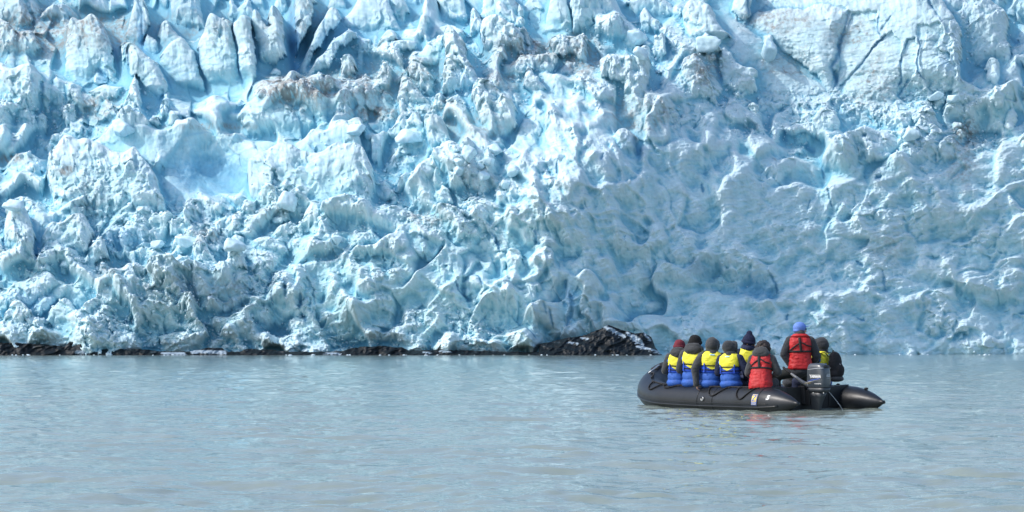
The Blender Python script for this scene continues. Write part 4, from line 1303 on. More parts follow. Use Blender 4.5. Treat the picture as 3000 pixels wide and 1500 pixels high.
# red rope along the inside of the raised bow and the pad on top of it
bow = arc[len(half) - 1]
put('bow_rope', [sweep(smooth_path([on_tube(bow + 1.35, 152, .015), on_tube(bow + .95, 128, .02), on_tube(bow + .5, 112, .02), on_tube(bow + .12, 100, .02), on_tube(bow - .1, 95, .015)], 12), 0.016, 8)], rope_red, boat)
put('bow_pad', [sweep([on_tube(s, 88, 0.004) for s in np.linspace(bow - .38, bow + 1.2, 40)], 0.085, 14, squash=(.22, 1))], strap_mat, boat)
put('bow_handle', [sweep(smooth_path([on_tube(bow - .62, 76, .01), on_tube(bow - .55, 92, .05), on_tube(bow - .30, 98, .05), on_tube(bow - .2, 92, .01)], 10), 0.014, 8)], steel, boat)
put('bow_handle', [sweep(smooth_path([on_tube(bow - 1.02, 82, .01), on_tube(bow - .95, 92, .04), on_tube(bow - .74, 96, .04), on_tube(bow - .66, 88, .01)], 10), 0.016, 8)], strap_mat, boat)


def ring(centre, nrm, R, r, name, mat, parent):
    nrm = np.array(nrm, float) / np.linalg.norm(nrm)
    a = np.cross(nrm, [0, 0, 1.0]); a /= np.linalg.norm(a)
    b = np.cross(nrm, a)
    pts = [np.array(centre) + R * (math.cos(t) * a + math.sin(t) * b) for t in np.linspace(0, 2 * math.pi, 25)]
    return put(name, [sweep(pts, r, 8, caps=False)], mat, parent)


c_ = on_tube(2.25, 14, .012)
ring(c_ + np.array([0, .006, -.02]), (0.15, 1, .25), .032, .008, 'lifting_ring', steel, boat)
put('ring_patch', [sweep([on_tube(2.23, 14, .001), on_tube(2.27, 14, .001)], .05, 14, squash=(.2, 1))], rubber, boat)
c_ = on_tube(bow - .25, -22, .02)
ring(c_, (0.2, 1, 0), .035, .007, 'towing_ring', steel, boat)
# valves on the far tube
for s in (SL - 1.22, SL - .48):
    p = on_tube(s, 84, 0)
    put('valve_cap', [sweep([p, p + np.array([0, 0, .03]), p + np.array([0, 0, .042])], [.038, .034, .015], 12)], strap_mat, boat)

# transom, floor, thwart
put('transom', [boxm(-.03, .03, -.80, .80, -.16, .40)], wood_dark, boat, smooth=False, bevel=.01)
for sgn in (-1, 1):
    put('transom_bracket', [(np.array([(-.05, sgn * .5, .40), (-.05, sgn * .98, .44), (.55, sgn * .98, .42), (.05, sgn * .5, .40), (-.05, sgn * .5, .05), (-.05, sgn * .80, .05), (.55, sgn * .80, .05), (.05, sgn * .5, .05)]),
                             [(0, 1, 2, 3), (4, 7, 6, 5), (0, 4, 5, 1), (1, 5, 6, 2), (2, 6, 7, 3), (3, 7, 4, 0)])], rubber, boat, smooth=False, bevel=.015)
put('floor', [boxm(.03, 2.9, -.82, .82, -.06, -.02)], wood_dark, boat, smooth=False)
put('hull_bottom', [(np.array([(-.02, .8, -.05), (-.02, 0, -.30), (-.02, -.8, -.05), (2.6, .8, -.05), (2.6, 0, -.3), (2.6, -.8, -.05), (3.85, 0, .18)]), [(0, 1, 4, 3), (1, 2, 5, 4), (3, 4, 6, 6), (4, 5, 6, 6)])], rubber_wet, boat, smooth=False)


# lettering laid on the tube skin
def glyph(text, size, shear=0.0, bold=0.0):
    cu = bpy.data.curves.new('t', 'FONT')
    cu.body = text
    cu.size = size
    cu.shear = shear
    cu.offset = bold
    cu.align_x = 'CENTER'
    cu.align_y = 'CENTER'
    cu.resolution_u = 4
    ob = bpy.data.objects.new('t', cu)
    COL.objects.link(ob)
    dg = bpy.context.evaluated_depsgraph_get()
    me = bpy.data.meshes.new_from_object(ob.evaluated_get(dg))
    V = np.array([v.co[:] for v in me.vertices], float)
    Fl = [tuple(p.vertices) for p in me.polygons]
    bpy.data.objects.remove(ob)
    bpy.data.meshes.remove(me)
    return V, Fl


def tube_decal(name, V, Fl, s0, ang0, lift, mat, parent):
    """x of the drawing runs towards the stern, y upwards, on the port side."""
    W = np.array([on_tube(s0 - v[0], ang0 + math.degrees(v[1] / TR), lift) for v in V])
    return put(name, [(W, Fl)], mat, parent, smooth=False)


def grid_rect(w, h, n=8):
    xs, ys = np.linspace(-w / 2, w / 2, n), np.linspace(-h / 2, h / 2, n)
    V = np.array([(x, y, 0) for y in ys for x in xs])
    return V, [(j * n + i, j * n + i + 1, (j + 1) * n + i + 1, (j + 1) * n + i) for j in range(n - 1) for i in range(n - 1)]


def poly2(pts):
    return np.array([(x, y, 0) for x, y in pts], float), [tuple(range(len(pts)))]


S_LOGO, A_LOGO = .86, 13
lg = tube_decal('logo_patch', *grid_rect(.135, .20), S_LOGO, A_LOGO, .003, blue_print, boat)
tube_decal('logo_panel', *grid_rect(.112, .135), S_LOGO, A_LOGO + 5, .005, yellow_print, lg)
tube_decal('logo_panel', *grid_rect(.112, .034), S_LOGO, A_LOGO - 15.5, .005, cream_print, lg)
def bar2(a, b, c, d, n=10):
    """Four-cornered stroke cut into short pieces so that it can bend round the tube."""
    a, b, c, d = (np.array(q, float) for q in (a, b, c, d))
    V = [p for t in np.linspace(0, 1, n + 1) for p in (a + (d - a) * t, b + (c - b) * t)]
    return np.array([(x, y, 0) for x, y in V]), [(2 * i, 2 * i + 1, 2 * i + 3, 2 * i + 2) for i in range(n)]


for pl in (((-.046, .057), (-.046, .043), (.046, .043), (.046, .057)), ((.046, .043), (.018, .043), (-.046, -.043), (-.018, -.043)), ((-.046, -.043), (-.046, -.057), (.046, -.057), (.046, -.043))):
    tube_decal('logo_letter', *bar2(*pl), S_LOGO, A_LOGO + 5, .007, blue_print, lg)
tube_decal('logo_name', *glyph('ZODIAC', .030, .2, .001), S_LOGO, A_LOGO - 15.5, .007, blue_print, lg)
tube_decal('hull_number', *glyph('5', .135, .12, .006), .56, 24, .004, white_paint, boat)

# ------------------------------------------------------------------ outboard
cowl_mat = simple_mat('grey_cowling', (0.058, 0.070, 0.084), rough=0.28, vary=0.06, scale=4, spec=0.6)
pan_mat = simple_mat('dark_grey_casting', (0.040, 0.046, 0.052), rough=0.4, vary=0.15, scale=6)
silver = simple_mat('silver_print', (0.45, 0.47, 0.50), rough=0.45, vary=0.05, scale=20)
glove_grey = simple_mat('grey_tiller', (0.17, 0.18, 0.19), rough=0.4, vary=0.1, scale=10)
motor = empty('outboard_motor', boat_to_world(-.30, -0.02, 0), B_ANG + math.radians(10))
tag(motor, 'grey outboard motor with white lettering clamped to the stern of the boat', 'outboard motor')


LS = 0.83


def loft(secs, seg=48, e=4.0):
    """Superellipse sections (z, half length x, half width y, x offset) joined upward."""
    V, Fl = [], []
    for z, a, b, xo in secs:
        for k in range(seg):
            t = 2 * math.pi * k / seg
            c, s = math.cos(t), math.sin(t)
            V.append((xo + LS * a * math.copysign(abs(c) ** (2 / e), c), LS * b * math.copysign(abs(s) ** (2 / e), s), z))
    n = len(secs)
    for i in range(n - 1):
        for k in range(seg):
            Fl.append((i * seg + k, i * seg + (k + 1) % seg, (i + 1) * seg + (k + 1) % seg, (i + 1) * seg + k))
    Fl.append(tuple(range(seg))[::-1])
    Fl.append(tuple((n - 1) * seg + k for k in range(seg)))
    return np.array(V), Fl


cow = put('cowling', [loft([(.400, .238, .158, 0), (.405, .242, .162, 0), (.50, .242, .164, 0), (.60, .238, .162, .0), (.68, .232, .158, .004), (.735, .222, .152, .008), (.775, .205, .140, .014), (.803, .178, .122, .02), (.818, .13, .09, .026), (.823, .06, .05, .03)])], cowl_mat, motor)
put('cowl_seam', [loft([(.388, .236, .157, 0), (.400, .236, .157, 0)])], strap_mat, motor)
put('lower_pan', [loft([(.315, .20, .135, .0), (.330, .225, .15, 0), (.388, .240, .161, 0)])], pan_mat, motor)
put('motor_leg', [loft([(-.45, .10, .03, .05), (-.10, .11, .045, .06), (.02, .12, .055, .06), (.10, .13, .075, .05), (.22, .16, .10, .03), (.315, .19, .125, .01)], e=3)], pan_mat, motor)
put('clamp_bracket', [boxm(.13, .30, -.10, .10, .08, .34), boxm(.22, .36, -.13, -.08, .10, .42), boxm(.22, .36, .08, .13, .10, .42)], wood_dark, motor, smooth=False, bevel=.01)
# air intake at the back of the top
put('air_intake', [loft([(0, .018, .085, 0), (.016, .018, .082, 0)], e=5)], wood_dark, motor).matrix_local = Matrix.Translation((-.168, 0, .762)) @ Matrix.Rotation(math.radians(-62), 4, 'Y') @ Matrix.Diagonal((1.7, 1.0, 1.0, 1))
put('cowl_trim', [sweep([(-.180, -.095, .735), (-.160, -.120, .735), (0, -.1275, .725), (.15, -.124, .71)], .006, 6), sweep([(-.180, .095, .735), (-.160, .120, .735), (0, .1275, .725), (.15, .124, .71)], .006, 6)], silver, cow)


def side_text(text, size, x, z, mat, shear=0.0, bold=0.0, side='port', name='lettering', sx=1.0):
    V, Fl = glyph(text, size, shear, bold)
    if side == 'port':      # seen from port: stern to the right
        W = [(x - v[0] * sx, .1400, z + v[1]) for v in V]
    else:                   # seen from astern: starboard to the right
        W = [(-.2045, -(x + v[0] * sx), z + v[1]) for v in V]
    return put(name, [(np.array(W), Fl)], mat, cow, smooth=False)


side_text('YAMAHA', .074, -.03, .590, white_paint, 0.0, .004, sx=.80)
side_text('FOUR STROKE', .022, -.085, .462, white_paint, .25, .0008)
side_text('60', .080, 0.0, .605, silver, 0, .003, 'stern', sx=1.2)
side_text('FOUR STROKE', .014, 0.0, .553, silver, .2, 0, 'stern')
put('side_stripe', [(np.array([(.15, .1405, .50), (-.13, .1405, .548), (-.13, .1405, .560), (.06, .1405, .535)]), [(0, 1, 2, 3)])], blue_print, cow, smooth=False)
put('side_stripe', [(np.array([(.20, .1405, .480), (-.16, .1405, .543), (.10, .1405, .492)]), [(0, 1, 2)])], white_paint, cow, smooth=False)
put('side_stripe', [(np.array([(.21, .1398, .468), (.02, .1398, .478), (.21, .1398, .474)]), [(0, 1, 2)])], yellow_print, cow, smooth=False)
# tiller
til = put('tiller_arm', [sweep(smooth_path([(.14, .09, .43), (.27, .105, .485), (.44, .115, .585), (.53, .12, .64)], 8), np.interp(np.linspace(0, 1, 25), [0, .6, 1], [.040, .028, .020]), 14)], glove_grey, motor)
put('tiller_grip', [sweep([(.52, .12, .634), (.57, .12, .665), (.69, .12, .74), (.705, .12, .749)], [.020, .023, .023, .016], 14)], strap_mat, til)
# cooling water falling from the tell-tale
jet = smooth_path([(-.10, -.14, .33), (-.17, -.22, .21), (-.24, -.29, .08), (-.28, -.33, -.02)], 14)
put('cooling_water', [sweep(jet, [.0028 + .0045 * (i % 3 == 0) for i in range(len(jet))], 6)], simple_mat('running_water', (.55, .58, .6), rough=.15, vary=.3, scale=30), motor)
for (x, y) in ((.02, .125), (-.17, .08)):
    put('bolt_head', [sweep([(x, y, .30), (x - .012, y + .02, .30)], .011, 8)], steel, motor)

# ================================================================== PEOPLE
def cap(p, q, r1, r2, seg=14, ring_=6):
    """Tapered limb with round ends."""
    p, q = np.array(p, float), np.array(q, float)
    d = q - p
    L = np.linalg.norm(d) + 1e-9
    t = d / L
    a = np.cross(t, [0, 0, 1.0]) if abs(t[2]) < .9 else np.cross(t, [1.0, 0, 0])
    a /= np.linalg.norm(a)
    b = np.cross(t, a)
    V, rows = [], []
    for i in range(ring_ + 1):
        th = math.pi / 2 * (1 - i / ring_)
        rows.append((-r1 * math.sin(th), r1 * math.cos(th)))
    for i in range(ring_ + 1):
        th = math.pi / 2 * (i / ring_)
        rows.append((L + r2 * math.sin(th), r2 * math.cos(th)))
    for (h, r) in rows:
        r = max(r, 1e-4)
        for k in range(seg):
            w = 2 * math.pi * k / seg
            V.append(p + t * h + r * (math.cos(w) * a + math.sin(w) * b))
    n = len(rows)
    Fl = [(i * seg + k, i * seg + (k + 1) % seg, (i + 1) * seg + (k + 1) % seg, (i + 1) * seg + k) for i in range(n - 1) for k in range(seg)]
    Fl += [tuple(range(seg))[::-1], tuple((n - 1) * seg + k for k in range(seg))]
    return np.array(V), Fl


def ell(c, r, R=None, seg=20, rings=12):
    V = []
    for i in range(rings + 1):
        th = math.pi * i / rings
        s = max(math.sin(th), 1e-3)
        for k in range(seg):
            w = 2 * math.pi * k / seg
            V.append((r[0] * s * math.cos(w), r[1] * s * math.sin(w), r[2] * math.cos(th)))
    V = np.array(V)
    if R is not None:
        V = V @ np.array(R).T
    V = V + np.array(c)
    Fl = [(i * seg + k, i * seg + (k + 1) % seg, (i + 1) * seg + (k + 1) % seg, (i + 1) * seg + k) for i in range(rings) for k in range(seg)]
    Fl += [tuple(range(seg))[::-1], tuple(rings * seg + k for k in range(seg))]
    return V, Fl


def fuse(name, pieces, mat, parent, voxel=0.014, smooth=4, folds=0.0, fscale=9.0, seed=0):
    """Union of overlapping pieces as one continuous skin, with cloth folds pressed in."""
    o = put(name, pieces, mat, None)
    m = o.modifiers.new('r', 'REMESH')
    m.mode = 'VOXEL'
    m.voxel_size = voxel
    s = o.modifiers.new('s', 'SMOOTH')
    s.iterations = smooth
    s.factor = 0.5
    dg = bpy.context.evaluated_depsgraph_get()
    me = bpy.data.meshes.new_from_object(o.evaluated_get(dg))
    old = o.data
    o.modifiers.clear()
    o.data = me
    me.name = name
    bpy.data.meshes.remove(old)
    n = len(me.vertices)
    if folds > 0:
        co = np.empty(n * 3, np.float32)
        no = np.empty(n * 3, np.float32)
        me.vertices.foreach_get('co', co)
        me.vertices.foreach_get('normal', no)
        co, no = co.reshape(-1, 3), no.reshape(-1, 3)
        f = fscale
        w = fbm(co[:, 0] * f + co[:, 1] * f * .6 + 3 * seed, co[:, 2] * f * 1.7 + co[:, 1] * f * .3, 3, 900 + seed, .5, True)
        w2 = perlin(co[:, 0] * f * .5 + 9 + seed, co[:, 2] * f * .5 + co[:, 1] * f * .5, 950 + seed)
        co = co + no * (folds * (w * .7 + w2))[:, None]
        me.vertices.foreach_set('co', co.ravel())
    me.polygons.foreach_set('use_smooth', np.ones(len(me.polygons), dtype=bool))
    me.update()
    o.parent = parent
    return o


skin = simple_mat('skin', (0.50, 0.28, 0.20), rough=0.5, vary=0.12, scale=20)
charcoal = simple_mat('charcoal_cloth', (0.036, 0.039, 0.042), rough=0.85, vary=0.25, scale=9, bump=.25, bscale=70, sheen=.2)
charcoal2 = simple_mat('dark_grey_cloth', (0.022, 0.025, 0.030), rough=0.85, vary=0.25, scale=9, bump=.25, bscale=70, sheen=.2)
navy = simple_mat('navy_cloth', (0.010, 0.017, 0.050), rough=0.85, vary=0.25, scale=9, bump=.25, bscale=70)
blue_jacket = simple_mat('blue_parka_cloth', (0.025, 0.105, 0.42), rough=0.7, vary=0.18, scale=8, bump=.3, bscale=45)
blue_vest = simple_mat('blue_vest_cloth', (0.018, 0.085, 0.55), rough=0.6, vary=0.15, scale=8, bump=.3, bscale=45)
yellow_vest = simple_mat('yellow_vest_cloth', (0.84, 0.76, 0.045), rough=0.6, vary=0.06, scale=7, bump=.3, bscale=40)
red_vest = simple_mat('red_vest_cloth', (0.47, 0.014, 0.016), rough=0.6, vary=0.14, scale=8, bump=.35, bscale=40)
black_cloth = simple_mat('black_cloth', (0.010, 0.010, 0.012), rough=0.85, vary=0.3, scale=9, bump=.25, bscale=60)
maroon = simple_mat('maroon_wool', (0.16, 0.022, 0.035), rough=0.95, vary=0.3, scale=40, bump=.5, bscale=120)
black_wool = simple_mat('black_wool', (0.008, 0.008, 0.009), rough=0.95, vary=0.3, scale=40, bump=.5, bscale=120)
navy_wool = simple_mat('navy_wool', (0.010, 0.014, 0.045), rough=0.95, vary=0.3, scale=40, bump=.5, bscale=120)
sky_cap = simple_mat('light_blue_cap_cloth', (0.13, 0.24, 0.62), rough=0.75, vary=0.12, scale=16, bump=.3, bscale=80)
hair_brown = simple_mat('dark_brown_hair', (0.020, 0.012, 0.009), rough=0.55, vary=0.5, scale=50, bump=.6, bscale=110)
hair_grey = simple_mat('grey_hair', (0.42, 0.40, 0.37), rough=0.6, vary=0.3, scale=50, bump=.6, bscale=110)
dark_trousers = simple_mat('dark_green_black_trousers', (0.012, 0.015, 0.013), rough=0.85, vary=0.3, scale=9, bump=.25, bscale=60)
boot_mat = simple_mat('black_rubber_boot', (0.012, 0.012, 0.013), rough=0.45, vary=0.2, scale=12)
lens_mat = simple_mat('dark_lens', (0.008, 0.008, 0.010), rough=0.12, vary=0.1, scale=12)
eye_mat = simple_mat('eye', (0.35, 0.33, 0.32), rough=0.2, vary=0.6, scale=80)
glove_mat = simple_mat('dark_glove', (0.02, 0.022, 0.026), rough=0.8, vary=0.3, scale=20)
bright_blue = simple_mat('bright_blue_cuff', (0.05, 0.22, 0.75), rough=0.6, vary=0.2, scale=20)
label_blue = simple_mat('pale_blue_label', (0.30, 0.58, 0.80), rough=0.6, vary=0.2, scale=60)


def Rz(a):
    c, s = math.cos(a), math.sin(a)
    return np.array([[c, -s, 0], [s, c, 0], [0, 0, 1.0]])


def Rx(a):
    c, s = math.cos(a), math.sin(a)
    return np.array([[1, 0, 0], [0, c, -s], [0, s, c]])


def Ry(a):
    c, s = math.cos(a), math.sin(a)
    return np.array([[c, 0, s], [0, 1, 0], [-s, 0, c]])


def hand(wrist, direction, palm_n, side, curl=.6, r=.0085):
    """Palm, four bent fingers of unequal length and a thumb from the side of the palm."""
    w = np.array(wrist, float)
    d = np.array(direction, float); d /= np.linalg.norm(d)
    n = np.array(palm_n, float); n = n - d * (n @ d); n /= np.linalg.norm(n)
    s = np.cross(d, n) * side
    out = [cap(w, w + d * .03, .026, .028), cap(w + d * .03 + s * .018, w + d * .085 + s * .022, .020, .017), cap(w + d * .03 - s * .018, w + d * .085 - s * .022, .020, .017), cap(w + d * .03, w + d * .088, .022, .018)]
    for k, (o_, L) in enumerate(((.030, .075), (.010, .088), (-.010, .080), (-.028, .062))):
        p = w + d * (.088 - abs(o_) * .15) + s * o_
        a = 0.0
        for j, f in enumerate((.45, .32, .23)):
            a += curl * (.55 + .25 * j)
            q = p + L * f * (d * math.cos(a) + n * math.sin(a))
            out.append(cap(p, q, r * (1 - .1 * j), r * (.93 - .1 * j), 8, 3))
            p = q
    b = w + d * .03 + s * .03
    m = b + .045 * (d * .6 + s * .7 + n * .35)
    out += [cap(b - s * .01, m, .013, .0105, 8, 3), cap(m, m + .035 * (d * .8 + n * .6 + s * .1), .0105, .008, 8, 3)]
    return out


SEAT_POSE = dict(pelvis=(0, 0, .10), waist=(0, -.015, .27), chest=(0, .0, .45), neck=(0, .015, .60), head=(0, .04, .735),
                 sh=(.185, .0, .545), el_r=(.265, .05, .29), wr_r=(.13, .27, .22), el_l=(-.265, .05, .29), wr_l=(-.13, .27, .22),
                 hip=(.095, .03, .09), kn_r=(.13, .45, .10), an_r=(.13, .47, -.33), kn_l=(-.13, .45, .10), an_l=(-.13, .47, -.33))


class Person:
    def __init__(self, loc, yaw, scale, label, pose=None, lean=0.0, head_yaw=0.0, head_pitch=0.0, head_roll=0.0, bulk=1.0, group=None, roll=0.0):
        self.j = {k: np.array(v, float) for k, v in SEAT_POSE.items()}
        for k, v in (pose or {}).items():
            self.j[k] = np.array(v, float)
        if lean:
            R = Rx(-lean)
            for k in ('waist', 'chest', 'neck', 'head', 'sh', 'el_r', 'el_l', 'wr_r', 'wr_l'):
                if k[:2] in ('el', 'wr') and pose and k in pose:
                    continue
                self.j[k] = R @ (self.j[k] - np.array([0, 0, .1])) + np.array([0, 0, .1])
        self.lean = lean
        self.HR = Rz(head_yaw) @ Rx(head_pitch) @ Ry(head_roll)
        self.b = bulk * .965
        self.root = empty('person', loc, yaw)
        self.root.scale = (scale,) * 3
        self.root.rotation_euler = (0, math.radians(roll), yaw)
        tag(self.root, label, 'person', group)
        self.shoulders = [self.j['sh'] * np.array([s, 1, 1]) for s in (1, -1)]

    def H(self, p):
        """Head space to person space: x right, y forward, z up about the centre of the head."""
        return self.HR @ np.array(p, float) + self.j['head']

    def body(self, gloves=False, curl=.7):
        j = self.j
        HR = self.HR
        P = [ell(self.H((0, -.01, .02)), (.076, .094, .104), HR), ell(self.H((0, .028, -.055)), (.058, .068, .062), HR), ell(self.H((0, .05, -.085)), (.036, .04, .032), HR),
             cap(self.H((0, .085, .01)), self.H((0, .106, -.028)), .012, .017), cap(self.H((-.03, .082, .032)), self.H((.03, .082, .032)), .014, .014),
             cap(self.H((-.018, .088, -.062)), self.H((.018, .088, -.062)), .009, .009), cap(self.H((-.04, .062, -.02)), self.H((-.045, .05, -.03)), .022, .02), cap(self.H((.04, .062, -.02)), self.H((.045, .05, -.03)), .022, .02)]
        for s in (-1, 1):
            P.append(ell(self.H((s * .080, -.01, -.005)), (.012, .022, .034), HR))
        P += [cap(j['neck'], self.H((0, -.02, -.05)), .058, .055), cap(j['chest'], j['neck'], .10, .06), cap(j['waist'], j['chest'], .115, .115), cap(j['pelvis'], j['waist'], .12, .11),
              cap(self.shoulders[0], self.shoulders[1], .062, .062)]
        for s, e, w in ((self.shoulders[0], 'el_r', 'wr_r'), (self.shoulders[1], 'el_l', 'wr_l')):
            P += [cap(s, j[e], .052, .040), cap(j[e], j[w], .040, .027)]
        for s, k, a in ((1, 'kn_r', 'an_r'), (-1, 'kn_l', 'an_l')):
            h = j['hip'] * np.array([s, 1, 1])
            P += [cap(h, j[k], .082, .058), cap(j[k], j[a], .056, .038), cap(j[a], j[a] + np.array([0, .15, -.05]), .036, .03)]
        for s, e, w in ((1, 'el_r', 'wr_r'), (-1, 'el_l', 'wr_l')):
            d = j[w] - j[e]
            P += hand(j[w], d + np.array([-s * .05, .08, -.03]), (0, 0, -1.0) if abs(d[2]) < .8 * np.linalg.norm(d) else (-s, 0, 0), s, curl)
        self.bodymesh = fuse('body', P, skin, self.root, .0085, 3)
        return self

    def gloves(self, mat=glove_mat, which='rl'):
        j = self.j
        for s, e, w in ((1, 'el_r', 'wr_r'), (-1, 'el_l', 'wr_l')):
            if ('r' if s > 0 else 'l') not in which:
                continue
            d = j[w] - j[e]
            dn = d / np.linalg.norm(d)
            P = [(V, Fq) for V, Fq in hand(j[w], d + np.array([-s * .05, .08, -.03]), (0, 0, -1.0) if abs(d[2]) < .8 * np.linalg.norm(d) else (-s, 0, 0), s, .7, .0125)]
            P.append(cap(j[w] - dn * .04, j[w] + dn * .04, .036, .033))
            fuse('glove', P, mat, self.root, .009, 2)
        return self

    def jacket(self, body_mat, sleeve_mat, left_mat=None):
        j, b = self.j, self.b
        P = [ell((j['pelvis'] + j['waist']) / 2, (.205 * b, .165 * b, .15)), cap(j['pelvis'] + np.array([0, 0, .0]), j['waist'], .165 * b, .155 * b), cap(j['waist'], j['chest'], .155 * b, .15 * b), cap(j['chest'], j['neck'] - (j['neck'] - j['chest']) * .25, .145 * b, .09),
             cap(self.shoulders[0] * .9, self.shoulders[1] * .9 + self.shoulders[0] * 0, .082, .082),
             ell(j['pelvis'] + np.array([0, .01, -.03]), (.225 * b, .195 * b, .11))]
        self.jk = fuse('jacket', P, body_mat, self.root, .014, 4, .008, 8, int(abs(j['head'][0] * 100)) + 3)
        for nm, s, e, w, m in (('r', self.shoulders[0], 'el_r', 'wr_r', sleeve_mat), ('l', self.shoulders[1], 'el_l', 'wr_l', left_mat or sleeve_mat)):
            Q = [cap(s, j[e], .088 * b, .076 * b), cap(j[e], j[w], .076 * b, .050), cap(j[w] - (j[w] - j[e]) * .08, j[w], .047, .047)]
            fuse('sleeve', Q, m, self.root, .013, 3, .009, 11, 5 if nm == 'r' else 8)
        return self

    def trousers(self, mat):
        j = self.j
        P = [cap(j['pelvis'] - np.array([.05, 0, .02]), j['pelvis'] + np.array([.05, 0, -.02]), .125, .125)]
        for s, k, a in ((1, 'kn_r', 'an_r'), (-1, 'kn_l', 'an_l')):
            h = j['hip'] * np.array([s, 1, 1])
            P += [cap(h, j[k], .105, .082), cap(j[k], j[a] * .85 + j[k] * .15, .08, .066)]
        fuse('trousers', P, mat, self.root, .015, 4, .007, 9, 2)
        for s, k, a in ((1, 'kn_r', 'an_r'), (-1, 'kn_l', 'an_l')):
            t = j[a]
            fuse('boot', [cap(t + (j[k] - t) * .45, t, .062, .056), cap(t + np.array([0, .0, -.03]), t + np.array([0, .15, -.045]), .055, .045)], boot_mat, self.root, .013, 2)
        return self

    # a surface round the chest: height h along the spine, angle t from straight ahead
    def ring_pt(self, h, t, lift=0.0):
        hs = [-.05, .06, .24, .285, .36, .45, .53, .585, .63, .655]
        ws = [.215, .218, .198, .196, .194, .206, .206, .190, .135, .09]
        ds = [.190, .192, .180, .178, .174, .174, .166, .146, .108, .087]
        a = (np.interp(h, hs, ws)) * self.b + lift
        d = (np.interp(h, hs, ds)) * self.b + lift
        c, s = math.cos(t), math.sin(t)
        e = 2.5
        x = a * math.copysign(abs(s) ** (2 / e), s)
        y = d * math.copysign(abs(c) ** (2 / e), c)
        p = np.array([x, y + .005, h])
        if self.lean:
            p = Rx(-self.lean) @ (p - np.array([0, 0, .1])) + np.array([0, 0, .1])
        return p

    def shell(self, h0, h1, test=None, nh=30, nt=96, lift=0.0, puff=0.0):
        hs = np.linspace(h0, h1, nh)
        V, Fl = [], []
        ts = 2 * math.pi * np.arange(nt) / nt
        HH, TT = np.meshgrid(hs, ts, indexing='ij')
        wob = puff * (perlin(np.sin(TT) * 3 + 5, HH * 16, 77) + .5 * perlin(np.sin(TT) * 7, HH * 34 + TT, 78))
        for i, h in enumerate(hs):
            edge = min(i, nh - 1 - i) / 2.0
            for k in range(nt):
                V.append(self.ring_pt(h, ts[k], lift + wob[i, k] - (.012 * max(0, 1 - edge) if puff else 0)))
        for i in range(nh - 1):
            for k in range(nt):
                t = 2 * math.pi * (k + .5) / nt
                h = .5 * (hs[i] + hs[i + 1])
                if test is None or test(h, t):
                    Fl.append((i * nt + k, i * nt + (k + 1) % nt, (i + 1) * nt + (k + 1) % nt, (i + 1) * nt + k))
        return np.array(V), Fl

    def band(self, h0, h1, lift, t0=0.0, t1=2 * math.pi, n=72, slope=0.0):
        V, Fl = [], []
        for i in range(n + 1):
            t = t0 + (t1 - t0) * i / n
            dz = slope * math.cos(t)
            for h, l in ((h0, lift - .008), (h0, lift), (h1, lift), (h1, lift - .008)):
                V.append(self.ring_pt(h + dz, t, l))
        for i in range(n):
            for k in range(4):
                Fl.append((i * 4 + k, i * 4 + (k + 1) % 4, (i + 1) * 4 + (k + 1) % 4, (i + 1) * 4 + k))
        return np.array(V), Fl

    def strip(self, pts, w, lift, n=24):
        """Webbing lying on the vest through (h, t) points."""
        P = np.array(pts, float)
        V, Fl = [], []
        q = np.linspace(0, len(P) - 1, n)
        hh, th = np.interp(q, range(len(P)), P[:, 0]), np.interp(q, range(len(P)), P[:, 1])
        C = np.array([self.ring_pt(a, b, lift) for a, b in zip(hh, th)])
        T = np.gradient(C, axis=0)
        O = np.array([self.ring_pt(a, b, lift + .02) for a, b in zip(hh, th)]) - C
        for i in range(n):
            s = np.cross(T[i], O[i])
            s = s / (np.linalg.norm(s) + 1e-9) * w / 2
            o_ = O[i] / np.linalg.norm(O[i]) * .005
            V += [C[i] - s - o_, C[i] - s + o_, C[i] + s + o_, C[i] + s - o_]
        for i in range(n - 1):
            for k in range(4):
                Fl.append((i * 4 + k, i * 4 + (k + 1) % 4, (i + 1) * 4 + (k + 1) % 4, (i + 1) * 4 + k))
        return np.array(V), Fl

    def vest_yellow(self):
        def yel(h, t):
            x = math.sin(t)
            if math.cos(t) < 0:
                return h > .380 or h > .318 + .12 * abs(x)
            return h > .38
        root = put('life_vest', [self.shell(.262, .652, yel, 46, 120, .006, .006)], yellow_vest, self.root)
        put('vest_skirt', [self.shell(.262, .652, lambda h, t: not yel(h, t), 46, 120, .004, .006)], blue_vest, root)
        put('belt', [self.band(.378, .398, .016)], strap_mat, root)
        put('belt', [self.band(.304, .324, .016)], strap_mat, root)
        for t in (math.pi - .62, math.pi + .62):
            put('webbing_loop', [self.strip([(.27, t), (.43, t)], .022, .024, 8)], blue_vest, root)
        lp = [self.ring_pt(.585 + .010 * math.sin(a), math.pi + .17 * math.cos(a), .016) for a in np.linspace(0, 2 * math.pi, 20, endpoint=False)]
        put('vest_label', [(np.array(lp), [tuple(range(20))])], label_blue, root, smooth=False)
        return self

    def vest_red(self, low=.06):
        root = put('life_vest', [self.shell(low, .652, None, 56, 110, .010, .009)], red_vest, self.root)
        # the jacket skirt of the same red below the belt
        put('vest_collar', [self.band(.615, .668, .030)], red_vest, root)
        put('belt', [self.band(.335, .370, .020)], strap_mat, root)
        put('harness', [self.strip([(.355, math.pi - .03), (.60, math.pi + .04)], .046, .022), self.strip([(.37, math.pi + 1.0), (.43, math.pi + .45), (.50, math.pi + .02)], .022, .021),
                        self.strip([(.44, math.pi - 1.0), (.46, math.pi - .45), (.52, math.pi + .0)], .022, .021)], strap_mat, root)
        return self

